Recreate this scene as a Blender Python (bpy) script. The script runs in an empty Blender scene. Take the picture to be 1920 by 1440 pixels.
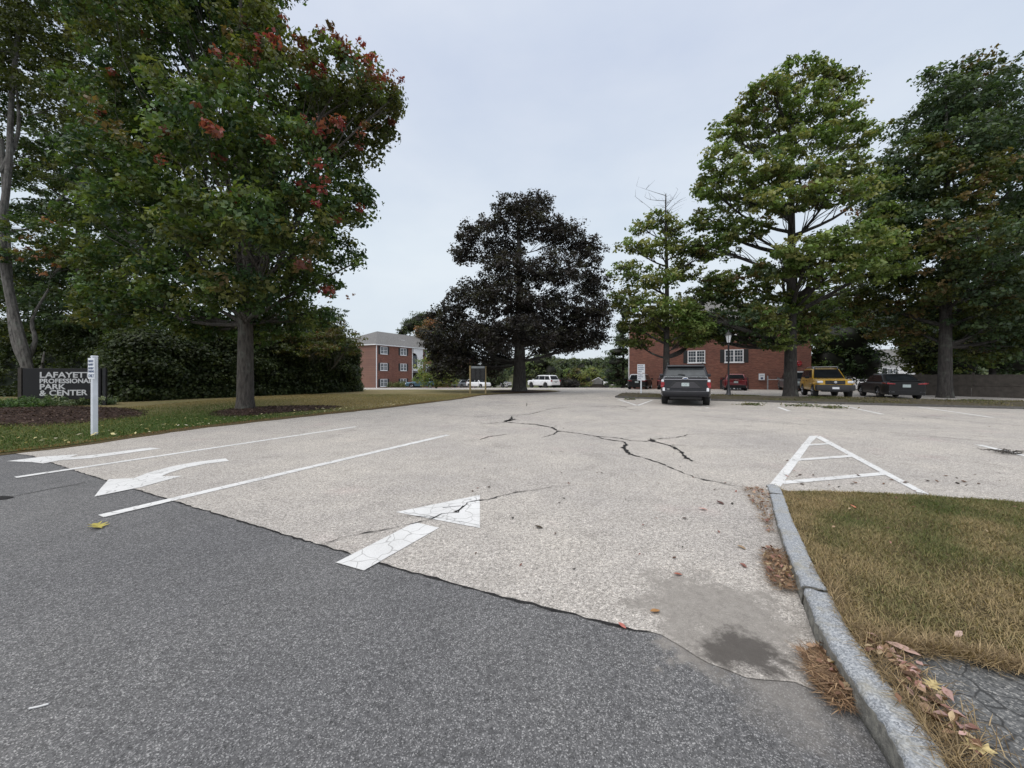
import bpy, bmesh, math, random
import numpy as np
from mathutils import Vector, Matrix
from mathutils.geometry import delaunay_2d_cdt
R = math.radians
random.seed(7); rng = np.random.default_rng(7)
SC = bpy.context.scene; COL = SC.collection
# ------------------------------------------------------------------ camera geometry
H, F, HY = 1.4, 710.0, 702.0                 # eye height (m), focal length (px of 1920), horizon row
US, UC = math.sin(R(26.8)), math.cos(R(26.8))
U = np.array([US, UC]); V = np.array([UC, -US])   # site axes: along the entry drive / across it
_ys = np.concatenate([[-2500, 30], np.arange(32, 82, 2.0), [85, 95, 110, 130, 170, 230, 320, 2600]])
def _z(y):
    if y <= 30: return 0.0
    if y <= 80: return 1.4 - (25 + 8.1*math.exp(-(y-30)/7.3))*y/F
    return float(np.interp(y, [80, 130, 230, 320, 2600], [-1.418, -5, 0, 5, 5]))
_zs = np.array([_z(y) for y in _ys])
def zg(y): return np.interp(y, _ys, _zs)
def G(px, py, h=None):
    """ground point seen at a pixel of the photograph (metres)"""
    lo, hi = 0.5, 78.0
    f = lambda Y: HY + F*(H - (zg(Y) if h is None else h(Y)))/Y - py
    for _ in range(50):
        m = (lo+hi)/2
        if f(m) > 0: lo = m
        else: hi = m
    return np.array([(px-960)/F*lo, lo])
def ST(t, s): return t*V + s*U
def ray_s(px, s):
    k = (px-960)/F; Y = s/(k*US+UC); return np.array([k*Y, Y])

# ------------------------------------------------------------------ object helpers
def tag(o, label=None, cat=None, group=None, kind=None):
    if label: o['label'] = label
    if cat: o['category'] = cat
    if group: o['group'] = group
    if kind: o['kind'] = kind
    return o
def thing(name, label, cat, loc, rz=0.0, group=None, kind=None):
    o = bpy.data.objects.new(name, None); COL.objects.link(o)
    o.empty_display_size = 0.3
    o.location = loc if len(loc) == 3 else (loc[0], loc[1], float(zg(loc[1])))
    o.rotation_euler = (0, 0, rz)
    return tag(o, label, cat, group, kind)
def link(name, me, mat=None, parent=None):
    o = bpy.data.objects.new(name, me); COL.objects.link(o)
    if mat is not None and not me.materials: me.materials.append(mat)
    if parent is not None: o.parent = parent
    return o
def mesh_np(name, v, f, mat, parent=None, col=None, smooth=False):
    """v (N,3), f (M,k) arrays -> one mesh object"""
    v = np.asarray(v, np.float32); f = np.asarray(f, np.int32); k = f.shape[1]
    me = bpy.data.meshes.new(name)
    me.vertices.add(len(v)); me.vertices.foreach_set('co', v.ravel())
    me.loops.add(f.size); me.loops.foreach_set('vertex_index', f.ravel())
    me.polygons.add(len(f)); me.polygons.foreach_set('loop_start', np.arange(0, f.size, k, dtype=np.int32))
    if smooth: me.polygons.foreach_set('use_smooth', np.ones(len(f), bool))
    if col is not None:
        a = me.attributes.new('leafcol', 'FLOAT_COLOR', 'POINT')
        c4 = np.ones((len(v), 4), np.float32); c4[:, :3] = col
        a.data.foreach_set('color', c4.ravel())
    me.update(calc_edges=True)
    return link(name, me, mat, parent)

class MB:
    def __init__(s): s.v = []; s.f = []
    def add(s, vs, fs):
        n = len(s.v); s.v += [tuple(map(float, p)) for p in vs]; s.f += [tuple(i+n for i in q) for q in fs]; return s
    def box(s, c, d, rz=0.0, taper=1.0):
        x, y, z = d[0]/2, d[1]/2, d[2]/2; ca, sa = math.cos(rz), math.sin(rz); vs = []
        for k, (i, j) in [(k, q) for k in (-1, 1) for q in ((-1, -1), (1, -1), (1, 1), (-1, 1))]:
            t = taper if k > 0 else 1.0; px, py = i*x*t, j*y*t
            vs.append((c[0]+px*ca-py*sa, c[1]+px*sa+py*ca, c[2]+k*z))
        return s.add(vs, [(3, 2, 1, 0), (4, 5, 6, 7), (0, 1, 5, 4), (1, 2, 6, 5), (2, 3, 7, 6), (3, 0, 4, 7)])
    def prism(s, pts, off):
        """planar polygon pts (3-D) extruded by the vector off"""
        n = len(pts); a = [np.array(p, float) for p in pts]; b = [p+np.array(off, float) for p in a]
        return s.add(a+b, [tuple(range(n))[::-1], tuple(range(n, 2*n))] + [(i, (i+1) % n, (i+1) % n+n, i+n) for i in range(n)])
    def tube(s, pts, rad, n=8, cap=True):
        pts = [np.array(p, float) for p in pts]
        if not hasattr(rad, '__len__'): rad = [rad]*len(pts)
        vs = []; ref = np.array([0.31, 0.17, 0.93])
        for i, p in enumerate(pts):
            d = pts[min(i+1, len(pts)-1)] - pts[max(i-1, 0)]; d = d/(np.linalg.norm(d)+1e-9)
            if abs(d @ ref) > .95: ref = np.array([1.0, 0.1, 0])
            a = np.cross(d, ref); a /= np.linalg.norm(a); b = np.cross(d, a)
            for k in range(n):
                t = 2*math.pi*k/n; vs.append(p + rad[i]*(math.cos(t)*a+math.sin(t)*b))
        fs = [(i*n+k, i*n+(k+1) % n, (i+1)*n+(k+1) % n, (i+1)*n+k) for i in range(len(pts)-1) for k in range(n)]
        if cap: fs += [tuple(range(n))[::-1], tuple(range(len(vs)-n, len(vs)))]
        return s.add(vs, fs)
    def cyl(s, a, b, r0, r1=None, n=16): return s.tube([a, b], [r0, r0 if r1 is None else r1], n)
    def lathe(s, c, prof, n=16, axis='z'):
        vs = []
        for r, h in prof:
            for k in range(n):
                t = 2*math.pi*k/n
                if axis == 'z': vs.append((c[0]+r*math.cos(t), c[1]+r*math.sin(t), c[2]+h))
                elif axis == 'y': vs.append((c[0]+r*math.cos(t), c[1]+h, c[2]+r*math.sin(t)))
                else: vs.append((c[0]+h, c[1]+r*math.cos(t), c[2]+r*math.sin(t)))
        fs = [(i*n+k, i*n+(k+1) % n, (i+1)*n+(k+1) % n, (i+1)*n+k) for i in range(len(prof)-1) for k in range(n)]
        fs += [tuple(range(n))[::-1], tuple(range(len(vs)-n, len(vs)))]
        return s.add(vs, fs)
    def build(s, name, mat, parent=None, smooth=False, bevel=0.0, sub=0):
        me = bpy.data.meshes.new(name); me.from_pydata(s.v, [], s.f)
        bm = bmesh.new(); bm.from_mesh(me); bmesh.ops.recalc_face_normals(bm, faces=bm.faces)
        if bevel > 0:
            es = [e for e in bm.edges if len(e.link_faces) == 2 and e.calc_face_angle(0) > R(25)]
            bmesh.ops.bevel(bm, geom=es, offset=bevel, segments=2, profile=.5, affect='EDGES', clamp_overlap=True)
        bm.to_mesh(me); bm.free()
        if smooth:
            me.polygons.foreach_set('use_smooth', [True]*len(me.polygons))
            me.set_sharp_from_angle(angle=R(38))
        me.update(); o = link(name, me, mat, parent)
        if sub:
            m = o.modifiers.new('sub', 'SUBSURF'); m.levels = m.render_levels = sub
        return o

def sheet(name, pts, off, mat, parent=None, kind=None, fine=None, zf=None):
    """flat ground sheet from a world polygon, folded over the terrain's breaks"""
    vo, _, fo, _, _, _ = delaunay_2d_cdt([Vector((float(p[0]), float(p[1]))) for p in pts], [], [list(range(len(pts)))], 1, 1e-5)
    bm = bmesh.new(); vs = [bm.verts.new((p[0], p[1], 0)) for p in vo]
    for t_ in fo:
        try: bm.faces.new([vs[i] for i in t_])
        except ValueError: pass
    ymin = min(p[1] for p in pts); ymax = max(p[1] for p in pts)
    cuts = [y for y in _ys if ymin < y < ymax]
    if fine: cuts += list(np.arange(ymin+fine/2, ymax, fine))
    for y in cuts:
        bmesh.ops.bisect_plane(bm, geom=bm.verts[:]+bm.edges[:]+bm.faces[:], plane_co=(0, y, 0), plane_no=(0, 1, 0))
    if fine:
        x0 = min(p[0] for p in pts); x1 = max(p[0] for p in pts)
        for x in np.arange(x0+fine/2, x1, fine):
            bmesh.ops.bisect_plane(bm, geom=bm.verts[:]+bm.edges[:]+bm.faces[:], plane_co=(x, 0, 0), plane_no=(1, 0, 0))
    bm.normal_update()
    for fa in bm.faces:
        if fa.normal.z < 0: fa.normal_flip()
    for v in bm.verts: v.co.z = (float(zg(v.co.y)) if zf is None else zf(v.co.x, v.co.y)) + off
    me = bpy.data.meshes.new(name); bm.to_mesh(me); bm.free()
    o = link(name, me, mat, parent)
    if kind: o['kind'] = kind
    return o

def text_mesh(lines, mb, org, ex, ez, en, depth=.01):
    """lines: (string, u, v, size, xscale, offset). Writes raised letters into mb on the plane org + u*ex + v*ez"""
    ex, ez, en, org = [np.array(q, float) for q in (ex, ez, en, org)]
    for st, u, v, size, xs, off in lines:
        cu = bpy.data.curves.new('t', 'FONT'); cu.body = st; cu.size = size; cu.extrude = depth; cu.offset = off; cu.resolution_u = 3
        ob = bpy.data.objects.new('t', cu); COL.objects.link(ob)
        dg = bpy.context.evaluated_depsgraph_get(); me = bpy.data.meshes.new_from_object(ob.evaluated_get(dg))
        pts = [org + ex*(u+p.co.x*xs) + ez*(v+p.co.y) + en*(p.co.z) for p in me.vertices]
        mb.add(pts, [tuple(p.vertices) for p in me.polygons])
        bpy.data.objects.remove(ob); bpy.data.meshes.remove(me); bpy.data.curves.remove(cu)

# ------------------------------------------------------------------ materials
def newmat(name):
    m = bpy.data.materials.new(name); m.use_nodes = True; nt = m.node_tree
    b = nt.nodes['Principled BSDF']; return m, nt, b
def N(nt, t, **kw):
    n = nt.nodes.new(t)
    for k, v in kw.items(): setattr(n, k, v)
    return n
def ramp(nt, fac, stops):
    r = N(nt, 'ShaderNodeValToRGB'); e = r.color_ramp.elements
    while len(e) < len(stops): e.new(.5)
    for q, (p, c) in zip(e, stops): q.position = p; q.color = (*c, 1) if len(c) == 3 else c
    nt.links.new(fac, r.inputs[0]); return r.outputs[0]
def mix(nt, fac, a, b, mode='MIX'):
    m = N(nt, 'ShaderNodeMix', data_type='RGBA', blend_type=mode)
    for i, x in ((0, fac), (6, a), (7, b)):
        if isinstance(x, (int, float)): m.inputs[i].default_value = x
        elif isinstance(x, tuple): m.inputs[i].default_value = (*x, 1)
        else: nt.links.new(x, m.inputs[i])
    return m.outputs[2]
def pos(nt): return N(nt, 'ShaderNodeNewGeometry').outputs['Position']
def objc(nt): return N(nt, 'ShaderNodeTexCoord').outputs['Object']
def noise(nt, vec, scale, detail=3, rough=.55):
    n = N(nt, 'ShaderNodeTexNoise'); n.inputs['Scale'].default_value = scale; n.inputs['Detail'].default_value = detail
    n.inputs['Roughness'].default_value = rough; nt.links.new(vec, n.inputs['Vector']); return n.outputs['Fac']
def voro(nt, vec, scale, feat='F1', out='Distance'):
    n = N(nt, 'ShaderNodeTexVoronoi', feature=feat); n.inputs['Scale'].default_value = scale
    nt.links.new(vec, n.inputs['Vector']); return n.outputs[out]
def bump(nt, b, h, strength, dist=.01):
    n = N(nt, 'ShaderNodeBump'); n.inputs['Strength'].default_value = strength; n.inputs['Distance'].default_value = dist
    nt.links.new(h, n.inputs['Height']); nt.links.new(n.outputs[0], b.inputs['Normal'])
def mmath(nt, op, a, b=None, clamp=False):
    n = N(nt, 'ShaderNodeMath', operation=op, use_clamp=clamp)
    for i, x in ((0, a), (1, b)):
        if x is None: continue
        if isinstance(x, (int, float)): n.inputs[i].default_value = x
        else: nt.links.new(x, n.inputs[i])
    return n.outputs[0]
def bell(nt, vec, c, r):
    """1 near the world point c, 0 beyond r: the footprint of a stain"""
    d = N(nt, 'ShaderNodeVectorMath', operation='DISTANCE'); nt.links.new(vec, d.inputs[0]); d.inputs[1].default_value = c
    m = N(nt, 'ShaderNodeMapRange'); nt.links.new(d.outputs['Value'], m.inputs[0])
    m.inputs[1].default_value = 0; m.inputs[2].default_value = r; m.inputs[3].default_value = 1; m.inputs[4].default_value = 0
    return m.outputs[0]
def plain(name, col, rough=.6, metal=0, vary=.12, scale=6, spec=.5, coat=0, bmp=0):
    m, nt, b = newmat(name); o = objc(nt); n = noise(nt, o, scale, 4)
    lo = tuple(c*(1-vary) for c in col); hi = tuple(min(1, c*(1+vary)) for c in col)
    nt.links.new(ramp(nt, n, [(.3, lo), (.7, hi)]), b.inputs['Base Color'])
    b.inputs['Roughness'].default_value = rough; b.inputs['Metallic'].default_value = metal
    b.inputs['Specular IOR Level'].default_value = spec; b.inputs['Coat Weight'].default_value = coat
    if coat: b.inputs['Coat Roughness'].default_value = .06
    if bmp: bump(nt, b, noise(nt, o, scale*6, 3), bmp, .01)
    return m
def glassmat(name, col=(.015, .018, .02), rough=.04):
    m, nt, b = newmat(name); n = noise(nt, objc(nt), 3, 2)
    nt.links.new(ramp(nt, n, [(.3, col), (.7, tuple(c*1.6 for c in col))]), b.inputs['Base Color'])
    b.inputs['Roughness'].default_value = rough; b.inputs['Specular IOR Level'].default_value = .3; return m

def asphalt(name, dark, mid, light, warm=0.0, patches=True, sand=False, sc=1.0, cracked=False):
    m, nt, b = newmat(name); p = pos(nt)
    cell = voro(nt, p, 165*sc, out='Color'); sp = N(nt, 'ShaderNodeSeparateColor'); nt.links.new(cell, sp.inputs[0])
    fine = noise(nt, p, 260*sc, 3, .7)
    v = mmath(nt, 'ADD', mmath(nt, 'MULTIPLY', sp.outputs[0], .62), mmath(nt, 'MULTIPLY', fine, .38))
    c = ramp(nt, v, [(.12, dark), (.40, mid), (.66, mid), (.88, light)])
    big = noise(nt, p, .45, 5, .6)
    c = mix(nt, 1.0, c, ramp(nt, big, [(.3, (.84, .84, .86)), (.7, (1.10, 1.09, 1.07))]), 'MULTIPLY')
    cl2 = noise(nt, p, 34, 4, .8); c = mix(nt, 1.0, c, ramp(nt, cl2, [(.34, (.62, .62, .61)), (.5, (1, 1, 1)), (.66, (1.34, 1.33, 1.31))]), 'MULTIPLY')
    med = noise(nt, p, 3.2, 5, .65)
    c = mix(nt, 1.0, c, ramp(nt, med, [(.3, (.90, .90, .90)), (.7, (1.07, 1.07, 1.07))]), 'MULTIPLY')
    od = voro(nt, p, .85); c = mix(nt, ramp(nt, mmath(nt, 'ADD', od, mmath(nt, 'MULTIPLY', noise(nt, p, 16, 3), .10)), [(.085, (.42, .42, .42)), (.115, (0, 0, 0))]), c, (.07, .066, .062))
    wn = noise(nt, p, 1.15, 6, .7); c = mix(nt, 1.0, c, ramp(nt, wn, [(.30, (.80, .80, .80)), (.44, (1, 1, 1)), (.60, (1, 1, 1)), (.72, (1.07, 1.06, 1.05))]), 'MULTIPLY')
    if patches:      # faded pinkish spray marks and tyre-darkened streaks
        pk = noise(nt, p, .8, 2); c = mix(nt, ramp(nt, pk, [(.62, (0, 0, 0)), (.72, (.3, .3, .3))]), c, mix(nt, 1.0, c, (1.08, .93, .95), 'MULTIPLY'))
    if sand:
        g = G(1320, 1165); jit = noise(nt, p, 4, 7, .7)
        k = mmath(nt, 'ADD', bell(nt, p, (float(g[0])+.08, float(g[1])+.05, 0), .85), mmath(nt, 'MULTIPLY', mmath(nt, 'SUBTRACT', jit, .5), 1.5))
        s = ramp(nt, mmath(nt, 'ADD', mmath(nt, 'MULTIPLY', fine, .6), mmath(nt, 'MULTIPLY', noise(nt, p, 14, 5, .7), .4)), [(.36, (.155, .14, .125)), (.64, (.33, .305, .275))])
        c = mix(nt, ramp(nt, k, [(.40, (0, 0, 0)), (.62, (.85, .85, .85))]), c, s)
        g3 = G(1460, 1300); k3 = mmath(nt, 'ADD', bell(nt, p, (float(g3[0]), float(g3[1]), 0), .42), mmath(nt, 'MULTIPLY', mmath(nt, 'SUBTRACT', jit, .5), 1.4))
        c = mix(nt, ramp(nt, k3, [(.34, (0, 0, 0)), (.8, (.6, .6, .6))]), c, s)
        g2 = G(1395, 1225); k2 = mmath(nt, 'ADD', bell(nt, p, (float(g2[0]), float(g2[1]), 0), .36), mmath(nt, 'MULTIPLY', mmath(nt, 'SUBTRACT', jit, .5), 1.9))
        c = mix(nt, ramp(nt, k2, [(.40, (0, 0, 0)), (.66, (.8, .8, .8))]), c, (.055, .048, .043))
    if cracked:
        w = N(nt, 'ShaderNodeVectorMath', operation='ADD'); nt.links.new(p, w.inputs[0])
        nz = N(nt, 'ShaderNodeTexNoise'); nz.inputs['Scale'].default_value = 9; nt.links.new(p, nz.inputs['Vector'])
        sv = N(nt, 'ShaderNodeVectorMath', operation='SCALE'); nt.links.new(nz.outputs['Color'], sv.inputs[0]); sv.inputs['Scale'].default_value = .09
        nt.links.new(sv.outputs[0], w.inputs[1])
        e = voro(nt, w.outputs[0], 7.5, 'DISTANCE_TO_EDGE')
        c = mix(nt, ramp(nt, e, [(.012, (.85, .85, .85)), (.045, (0, 0, 0))]), c, (.03, .03, .03))
    nt.links.new(c, b.inputs['Base Color']); b.inputs['Roughness'].default_value = .88; b.inputs['Specular IOR Level'].default_value = .28
    bump(nt, b, mmath(nt, 'ADD', sp.outputs[1], fine), .45, .004)
    return m
def soil(name, a, bcol, c3, scale=14, bs=.5):
    m, nt, b = newmat(name); p = pos(nt)
    n = mmath(nt, 'ADD', mmath(nt, 'MULTIPLY', noise(nt, p, scale, 6, .75), .75), mmath(nt, 'MULTIPLY', noise(nt, p, scale*9, 3, .7), .25))
    c = ramp(nt, n, [(.34, a), (.5, bcol), (.66, c3)])
    nt.links.new(c, b.inputs['Base Color']); b.inputs['Roughness'].default_value = .95; b.inputs['Specular IOR Level'].default_value = .1
    bump(nt, b, n, bs, .03); return m
def lawnmat(name):
    m, nt, b = newmat(name); p = pos(nt)
    big = noise(nt, p, .22, 4, .6); fine = noise(nt, p, 30, 4, .8)
    g = ramp(nt, fine, [(.3, (.02, .035, .008)), (.7, (.08, .125, .03))])
    s = ramp(nt, fine, [(.3, (.14, .115, .055)), (.7, (.33, .27, .14))])
    # old straw-coloured sward farther up the slope, greener near the bed
    sx = N(nt, 'ShaderNodeSeparateXYZ'); nt.links.new(p, sx.inputs[0])
    far = N(nt, 'ShaderNodeMapRange'); nt.links.new(sx.outputs[1], far.inputs[0]); far.inputs[1].default_value = 12; far.inputs[2].default_value = 16
    k = mmath(nt, 'ADD', mmath(nt, 'MULTIPLY', far.outputs[0], .8), mmath(nt, 'MULTIPLY', mmath(nt, 'SUBTRACT', big, .45), 1.6), True)
    nt.links.new(mix(nt, k, g, s), b.inputs['Base Color']); b.inputs['Roughness'].default_value = .95; b.inputs['Specular IOR Level'].default_value = .1
    bump(nt, b, fine, .6, .03); return m
def brickmat(name, axis):
    m, nt, b = newmat(name); o = objc(nt); sp = N(nt, 'ShaderNodeSeparateXYZ'); nt.links.new(o, sp.inputs[0])
    cb = N(nt, 'ShaderNodeCombineXYZ'); nt.links.new(sp.outputs[0 if axis == 'x' else 1], cb.inputs[0]); nt.links.new(sp.outputs[2], cb.inputs[1])
    t = N(nt, 'ShaderNodeTexBrick'); nt.links.new(cb.outputs[0], t.inputs['Vector']); t.inputs['Scale'].default_value = 1
    t.inputs['Brick Width'].default_value = .215; t.inputs['Row Height'].default_value = .075; t.inputs['Mortar Size'].default_value = .008
    t.inputs['Color1'].default_value = (.150, .058, .042, 1); t.inputs['Color2'].default_value = (.245, .092, .064, 1); t.inputs['Mortar'].default_value = (.22, .15, .12, 1)
    t.inputs['Bias'].default_value = -.1
    # courses weather in streaks a few bricks long
    st = N(nt, 'ShaderNodeMapping'); nt.links.new(cb.outputs[0], st.inputs[0]); st.inputs['Scale'].default_value = (.9, 7, 1)
    s = noise(nt, st.outputs[0], 1.6, 5, .7); big = noise(nt, o, .35, 3)
    c = mix(nt, 1.0, t.outputs['Color'], ramp(nt, s, [(.3, (.55, .52, .55)), (.68, (1.28, 1.25, 1.2))]), 'MULTIPLY')
    c = mix(nt, 1.0, c, ramp(nt, big, [(.3, (.85, .85, .9)), (.7, (1.12, 1.1, 1.05))]), 'MULTIPLY')
    nt.links.new(c, b.inputs['Base Color']); b.inputs['Roughness'].default_value = .9
    bump(nt, b, t.outputs['Fac'], -.4, .01); return m
def leafmat(name, trans=.28, rough=.5):
    m, nt, b = newmat(name); a = N(nt, 'ShaderNodeAttribute', attribute_name='leafcol')
    nt.links.new(a.outputs['Color'], b.inputs['Base Color']); b.inputs['Roughness'].default_value = rough; b.inputs['Specular IOR Level'].default_value = .3
    tr = N(nt, 'ShaderNodeBsdfTranslucent'); nt.links.new(mix(nt, 1.0, a.outputs['Color'], (1.5, 1.5, .7), 'MULTIPLY'), tr.inputs[0])
    ms = N(nt, 'ShaderNodeMixShader'); ms.inputs[0].default_value = trans
    nt.links.new(b.outputs[0], ms.inputs[1]); nt.links.new(tr.outputs[0], ms.inputs[2])
    nt.links.new(ms.outputs[0], nt.nodes['Material Output'].inputs[0]); return m
def barkmat(name, a, c2, streak=7):
    m, nt, b = newmat(name); o = objc(nt); mp = N(nt, 'ShaderNodeMapping'); nt.links.new(o, mp.inputs[0]); mp.inputs['Scale'].default_value = (streak, streak, 1.3)
    n = noise(nt, mp.outputs[0], 2.2, 6, .7); li = noise(nt, o, 1.6, 4, .6)
    c = ramp(nt, n, [(.34, a), (.62, c2)])
    c = mix(nt, ramp(nt, li, [(.55, (0, 0, 0)), (.7, (.45, .45, .45))]), c, (.16, .18, .15))
    nt.links.new(c, b.inputs['Base Color']); b.inputs['Roughness'].default_value = .95; bump(nt, b, n, .9, .04); return m

M = {}
M['lot'] = asphalt('lot_asphalt', (.10, .092, .083), (.415, .385, .352), (.85, .80, .745), sand=True)
M['street'] = asphalt('street_asphalt', (.040, .040, .042), (.126, .125, .127), (.46, .455, .45), patches=False, sand=True, sc=1.3)
M['walk'] = asphalt('old_walk_asphalt', (.045, .047, .05), (.12, .122, .122), (.38, .37, .35), patches=False, sc=.8, cracked=True)
M['paint'] = None
def paintmat():
    m, nt, b = newmat('road_paint'); p = pos(nt); w = noise(nt, p, 210, 3, .8); g = noise(nt, p, 1.7, 4)
    v = mmath(nt, 'ADD', mmath(nt, 'MULTIPLY', w, .7), mmath(nt, 'MULTIPLY', g, .3))
    c = ramp(nt, v, [(.30, (.26, .25, .24)), (.42, (.56, .555, .545)), (.60, (.74, .735, .725))])
    wv = N(nt, 'ShaderNodeVectorMath', operation='ADD'); nt.links.new(p, wv.inputs[0]); nz = N(nt, 'ShaderNodeTexNoise'); nz.inputs['Scale'].default_value = 4; nt.links.new(p, nz.inputs['Vector'])
    sv = N(nt, 'ShaderNodeVectorMath', operation='SCALE'); nt.links.new(nz.outputs['Color'], sv.inputs[0]); sv.inputs['Scale'].default_value = .22; nt.links.new(sv.outputs[0], wv.inputs[1])
    e = voro(nt, wv.outputs[0], 5.5, 'DISTANCE_TO_EDGE'); c = mix(nt, ramp(nt, e, [(.008, (.6, .6, .6)), (.03, (0, 0, 0))]), c, (.20, .19, .18))
    c = mix(nt, ramp(nt, noise(nt, p, 2.6, 6, .75), [(.58, (0, 0, 0)), (.74, (.4, .4, .4))]), c, (.38, .37, .355))
    nt.links.new(c, b.inputs['Base Color']); b.inputs['Roughness'].default_value = .7; bump(nt, b, w, .4, .004); return m
M['paint'] = paintmat()
M['crack'] = plain('crack_tar', (.028, .027, .027), .9, vary=.4, scale=30, spec=.1)
M['lawn'] = lawnmat('lawn_soil')
M['ground'] = soil('earth', (.04, .045, .02), (.07, .075, .035), (.12, .11, .06), .8)
M['mulch'] = soil('bark_mulch', (.010, .006, .005), (.034, .021, .017), (.12, .08, .062), 9, .9)
M['median'] = soil('median_soil', (.035, .032, .022), (.075, .065, .045), (.15, .125, .09), 7, .7)
M['thatch'] = soil('thatch', (.03, .022, .012), (.09, .07, .036), (.20, .155, .085), 40, .8)
M['berm'] = soil('berm', (.045, .043, .04), (.075, .072, .068), (.14, .13, .12), 20, .4)
M['leaf'] = leafmat('leaf', .34, .45); M['grass'] = leafmat('grass_blade', .2, .7); M['dry'] = leafmat('dry_leaf', .12, .8)
M['bark'] = barkmat('bark_brown', (.026, .022, .019), (.095, .083, .072))
M['bark_dark'] = barkmat('bark_dark', (.018, .016, .015), (.06, .054, .05))
M['bark_grey'] = barkmat('bark_grey', (.045, .041, .038), (.16, .15, .138), 4)
M['brick_x'] = brickmat('brick_x', 'x'); M['brick_y'] = brickmat('brick_y', 'y')
M['white'] = plain('white_paint', (.72, .73, .75), .5, vary=.05)
M['post_white'] = plain('vinyl_white', (.66, .69, .74), .45, vary=.08, scale=9)
M['sign_white'] = plain('sign_face', (.74, .76, .80), .4, vary=.04)
M['black'] = plain('black_paint', (.018, .018, .020), .5, vary=.3)
M['shutter'] = plain('shutter_black', (.022, .024, .026), .6, vary=.2)
M['signboard'] = plain('sign_board', (.013, .013, .014), .75, vary=.15, scale=3)
M['letter'] = plain('letter_white', (.62, .62, .62), .5, vary=.05)
M['ink'] = plain('ink_blue', (.05, .08, .16), .5)
M['winglass'] = glassmat('window_glass', (.05, .06, .07), .05)
M['carglass'] = glassmat('car_glass', (.012, .014, .016), .06); M['carglass'].node_tree.nodes['Principled BSDF'].inputs['IOR'].default_value = 1.22
M['rubber'] = plain('rubber', (.016, .016, .017), .85, vary=.2, scale=12)
M['rim'] = plain('rim_alloy', (.35, .35, .37), .35, metal=.8)
M['rim_dark'] = plain('rim_dark', (.05, .05, .055), .35, metal=.6)
M['chrome'] = plain('chrome', (.75, .76, .78), .15, metal=1)
M['plastic'] = plain('dark_plastic', (.014, .014, .015), .7, vary=.2, spec=.3)
M['red_lens'] = plain('red_lens', (.26, .012, .018), .15, coat=1)
M['white_lens'] = plain('white_lens', (.70, .72, .76), .12, coat=1)
M['plate'] = plain('number_plate', (.38, .44, .44), .4, vary=.3, scale=30)
M['shingle'] = soil('shingle', (.09, .09, .09), (.16, .155, .15), (.24, .235, .23), 5, .3)
M['wood'] = plain('weathered_wood', (.062, .053, .045), .85, vary=.3, scale=4, bmp=.4)
M['newwood'] = plain('yellow_wood', (.34, .26, .13), .7, vary=.2, scale=6)
M['steel'] = plain('galvanised', (.34, .36, .38), .45, metal=.5)
def graymat():
    m, nt, b = newmat('kerb_granite'); p = pos(nt); sp = voro(nt, p, 160, out='Color'); s = N(nt, 'ShaderNodeSeparateColor'); nt.links.new(sp, s.inputs[0])
    n = noise(nt, p, 7, 6, .7); fn = noise(nt, p, 90, 4, .7)
    c = ramp(nt, mmath(nt, 'ADD', mmath(nt, 'MULTIPLY', s.outputs[0], .45), mmath(nt, 'MULTIPLY', fn, .55)), [(.2, (.14, .148, .16)), (.5, (.28, .295, .315)), (.8, (.50, .51, .52))])
    c = mix(nt, ramp(nt, n, [(.50, (0, 0, 0)), (.68, (.75, .75, .75))]), c, mix(nt, fn, (.16, .15, .12), (.46, .43, .35)))
    nt.links.new(c, b.inputs['Base Color']); b.inputs['Roughness'].default_value = .85
    bump(nt, b, mmath(nt, 'ADD', n, fn), .6, .008); return m
M['granite'] = graymat(); M['granite_face'] = soil('kerb_face_granite', (.15, .145, .13), (.27, .26, .235), (.43, .41, .35), 22, .8)
def carpaint(name, col, metal=.3, rough=.35): return plain(name, col, rough, metal=metal, vary=.04, scale=2, coat=.45)

# ------------------------------------------------------------------ world, sun, camera
w = bpy.data.worlds.new('World'); SC.world = w; w.use_nodes = True; nt = w.node_tree
bg = nt.nodes['Background']; bg.inputs[1].default_value = .1
SUN_EL, SUN_AZ = R(52), R(215)         # high and behind the left shoulder, veiled by cloud
sky = N(nt, 'ShaderNodeTexSky', sky_type='NISHITA'); sky.sun_disc = False; sky.sun_elevation = SUN_EL; sky.sun_rotation = SUN_AZ
sky.air_density = 1.0; sky.dust_density = 3.0
tc = N(nt, 'ShaderNodeTexCoord'); sx = N(nt, 'ShaderNodeSeparateXYZ'); nt.links.new(tc.outputs['Generated'], sx.inputs[0])
cl = ramp(nt, sx.outputs[2], [(0.0, (.60, .655, .71)), (.30, (.57, .64, .72)), (.62, (.53, .585, .70)), (.72, (.58, .63, .73)), (1.0, (1.0, 1.0, 1.0))])
mp = N(nt, 'ShaderNodeMapping'); nt.links.new(tc.outputs['Generated'], mp.inputs[0]); mp.inputs['Scale'].default_value = (1, 1, 2.2)
cn = noise(nt, mp.outputs[0], 1.7, 5, .55)
cl = mix(nt, 1.0, cl, ramp(nt, cn, [(.28, (.90, .925, .96)), (.5, (1.01, 1.01, 1.0)), (.72, (1.13, 1.10, 1.05))]), 'MULTIPLY')
up = N(nt, 'ShaderNodeMapRange'); nt.links.new(sx.outputs[2], up.inputs[0]); up.inputs[1].default_value = .72; up.inputs[2].default_value = 1.0; up.inputs[3].default_value = 10.0; up.inputs[4].default_value = 16.0
sc_ = N(nt, 'ShaderNodeVectorMath', operation='SCALE'); nt.links.new(cl, sc_.inputs[0]); nt.links.new(up.outputs[0], sc_.inputs['Scale'])
nt.links.new(mix(nt, .90, sky.outputs[0], sc_.outputs[0]), bg.inputs[0])
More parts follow.
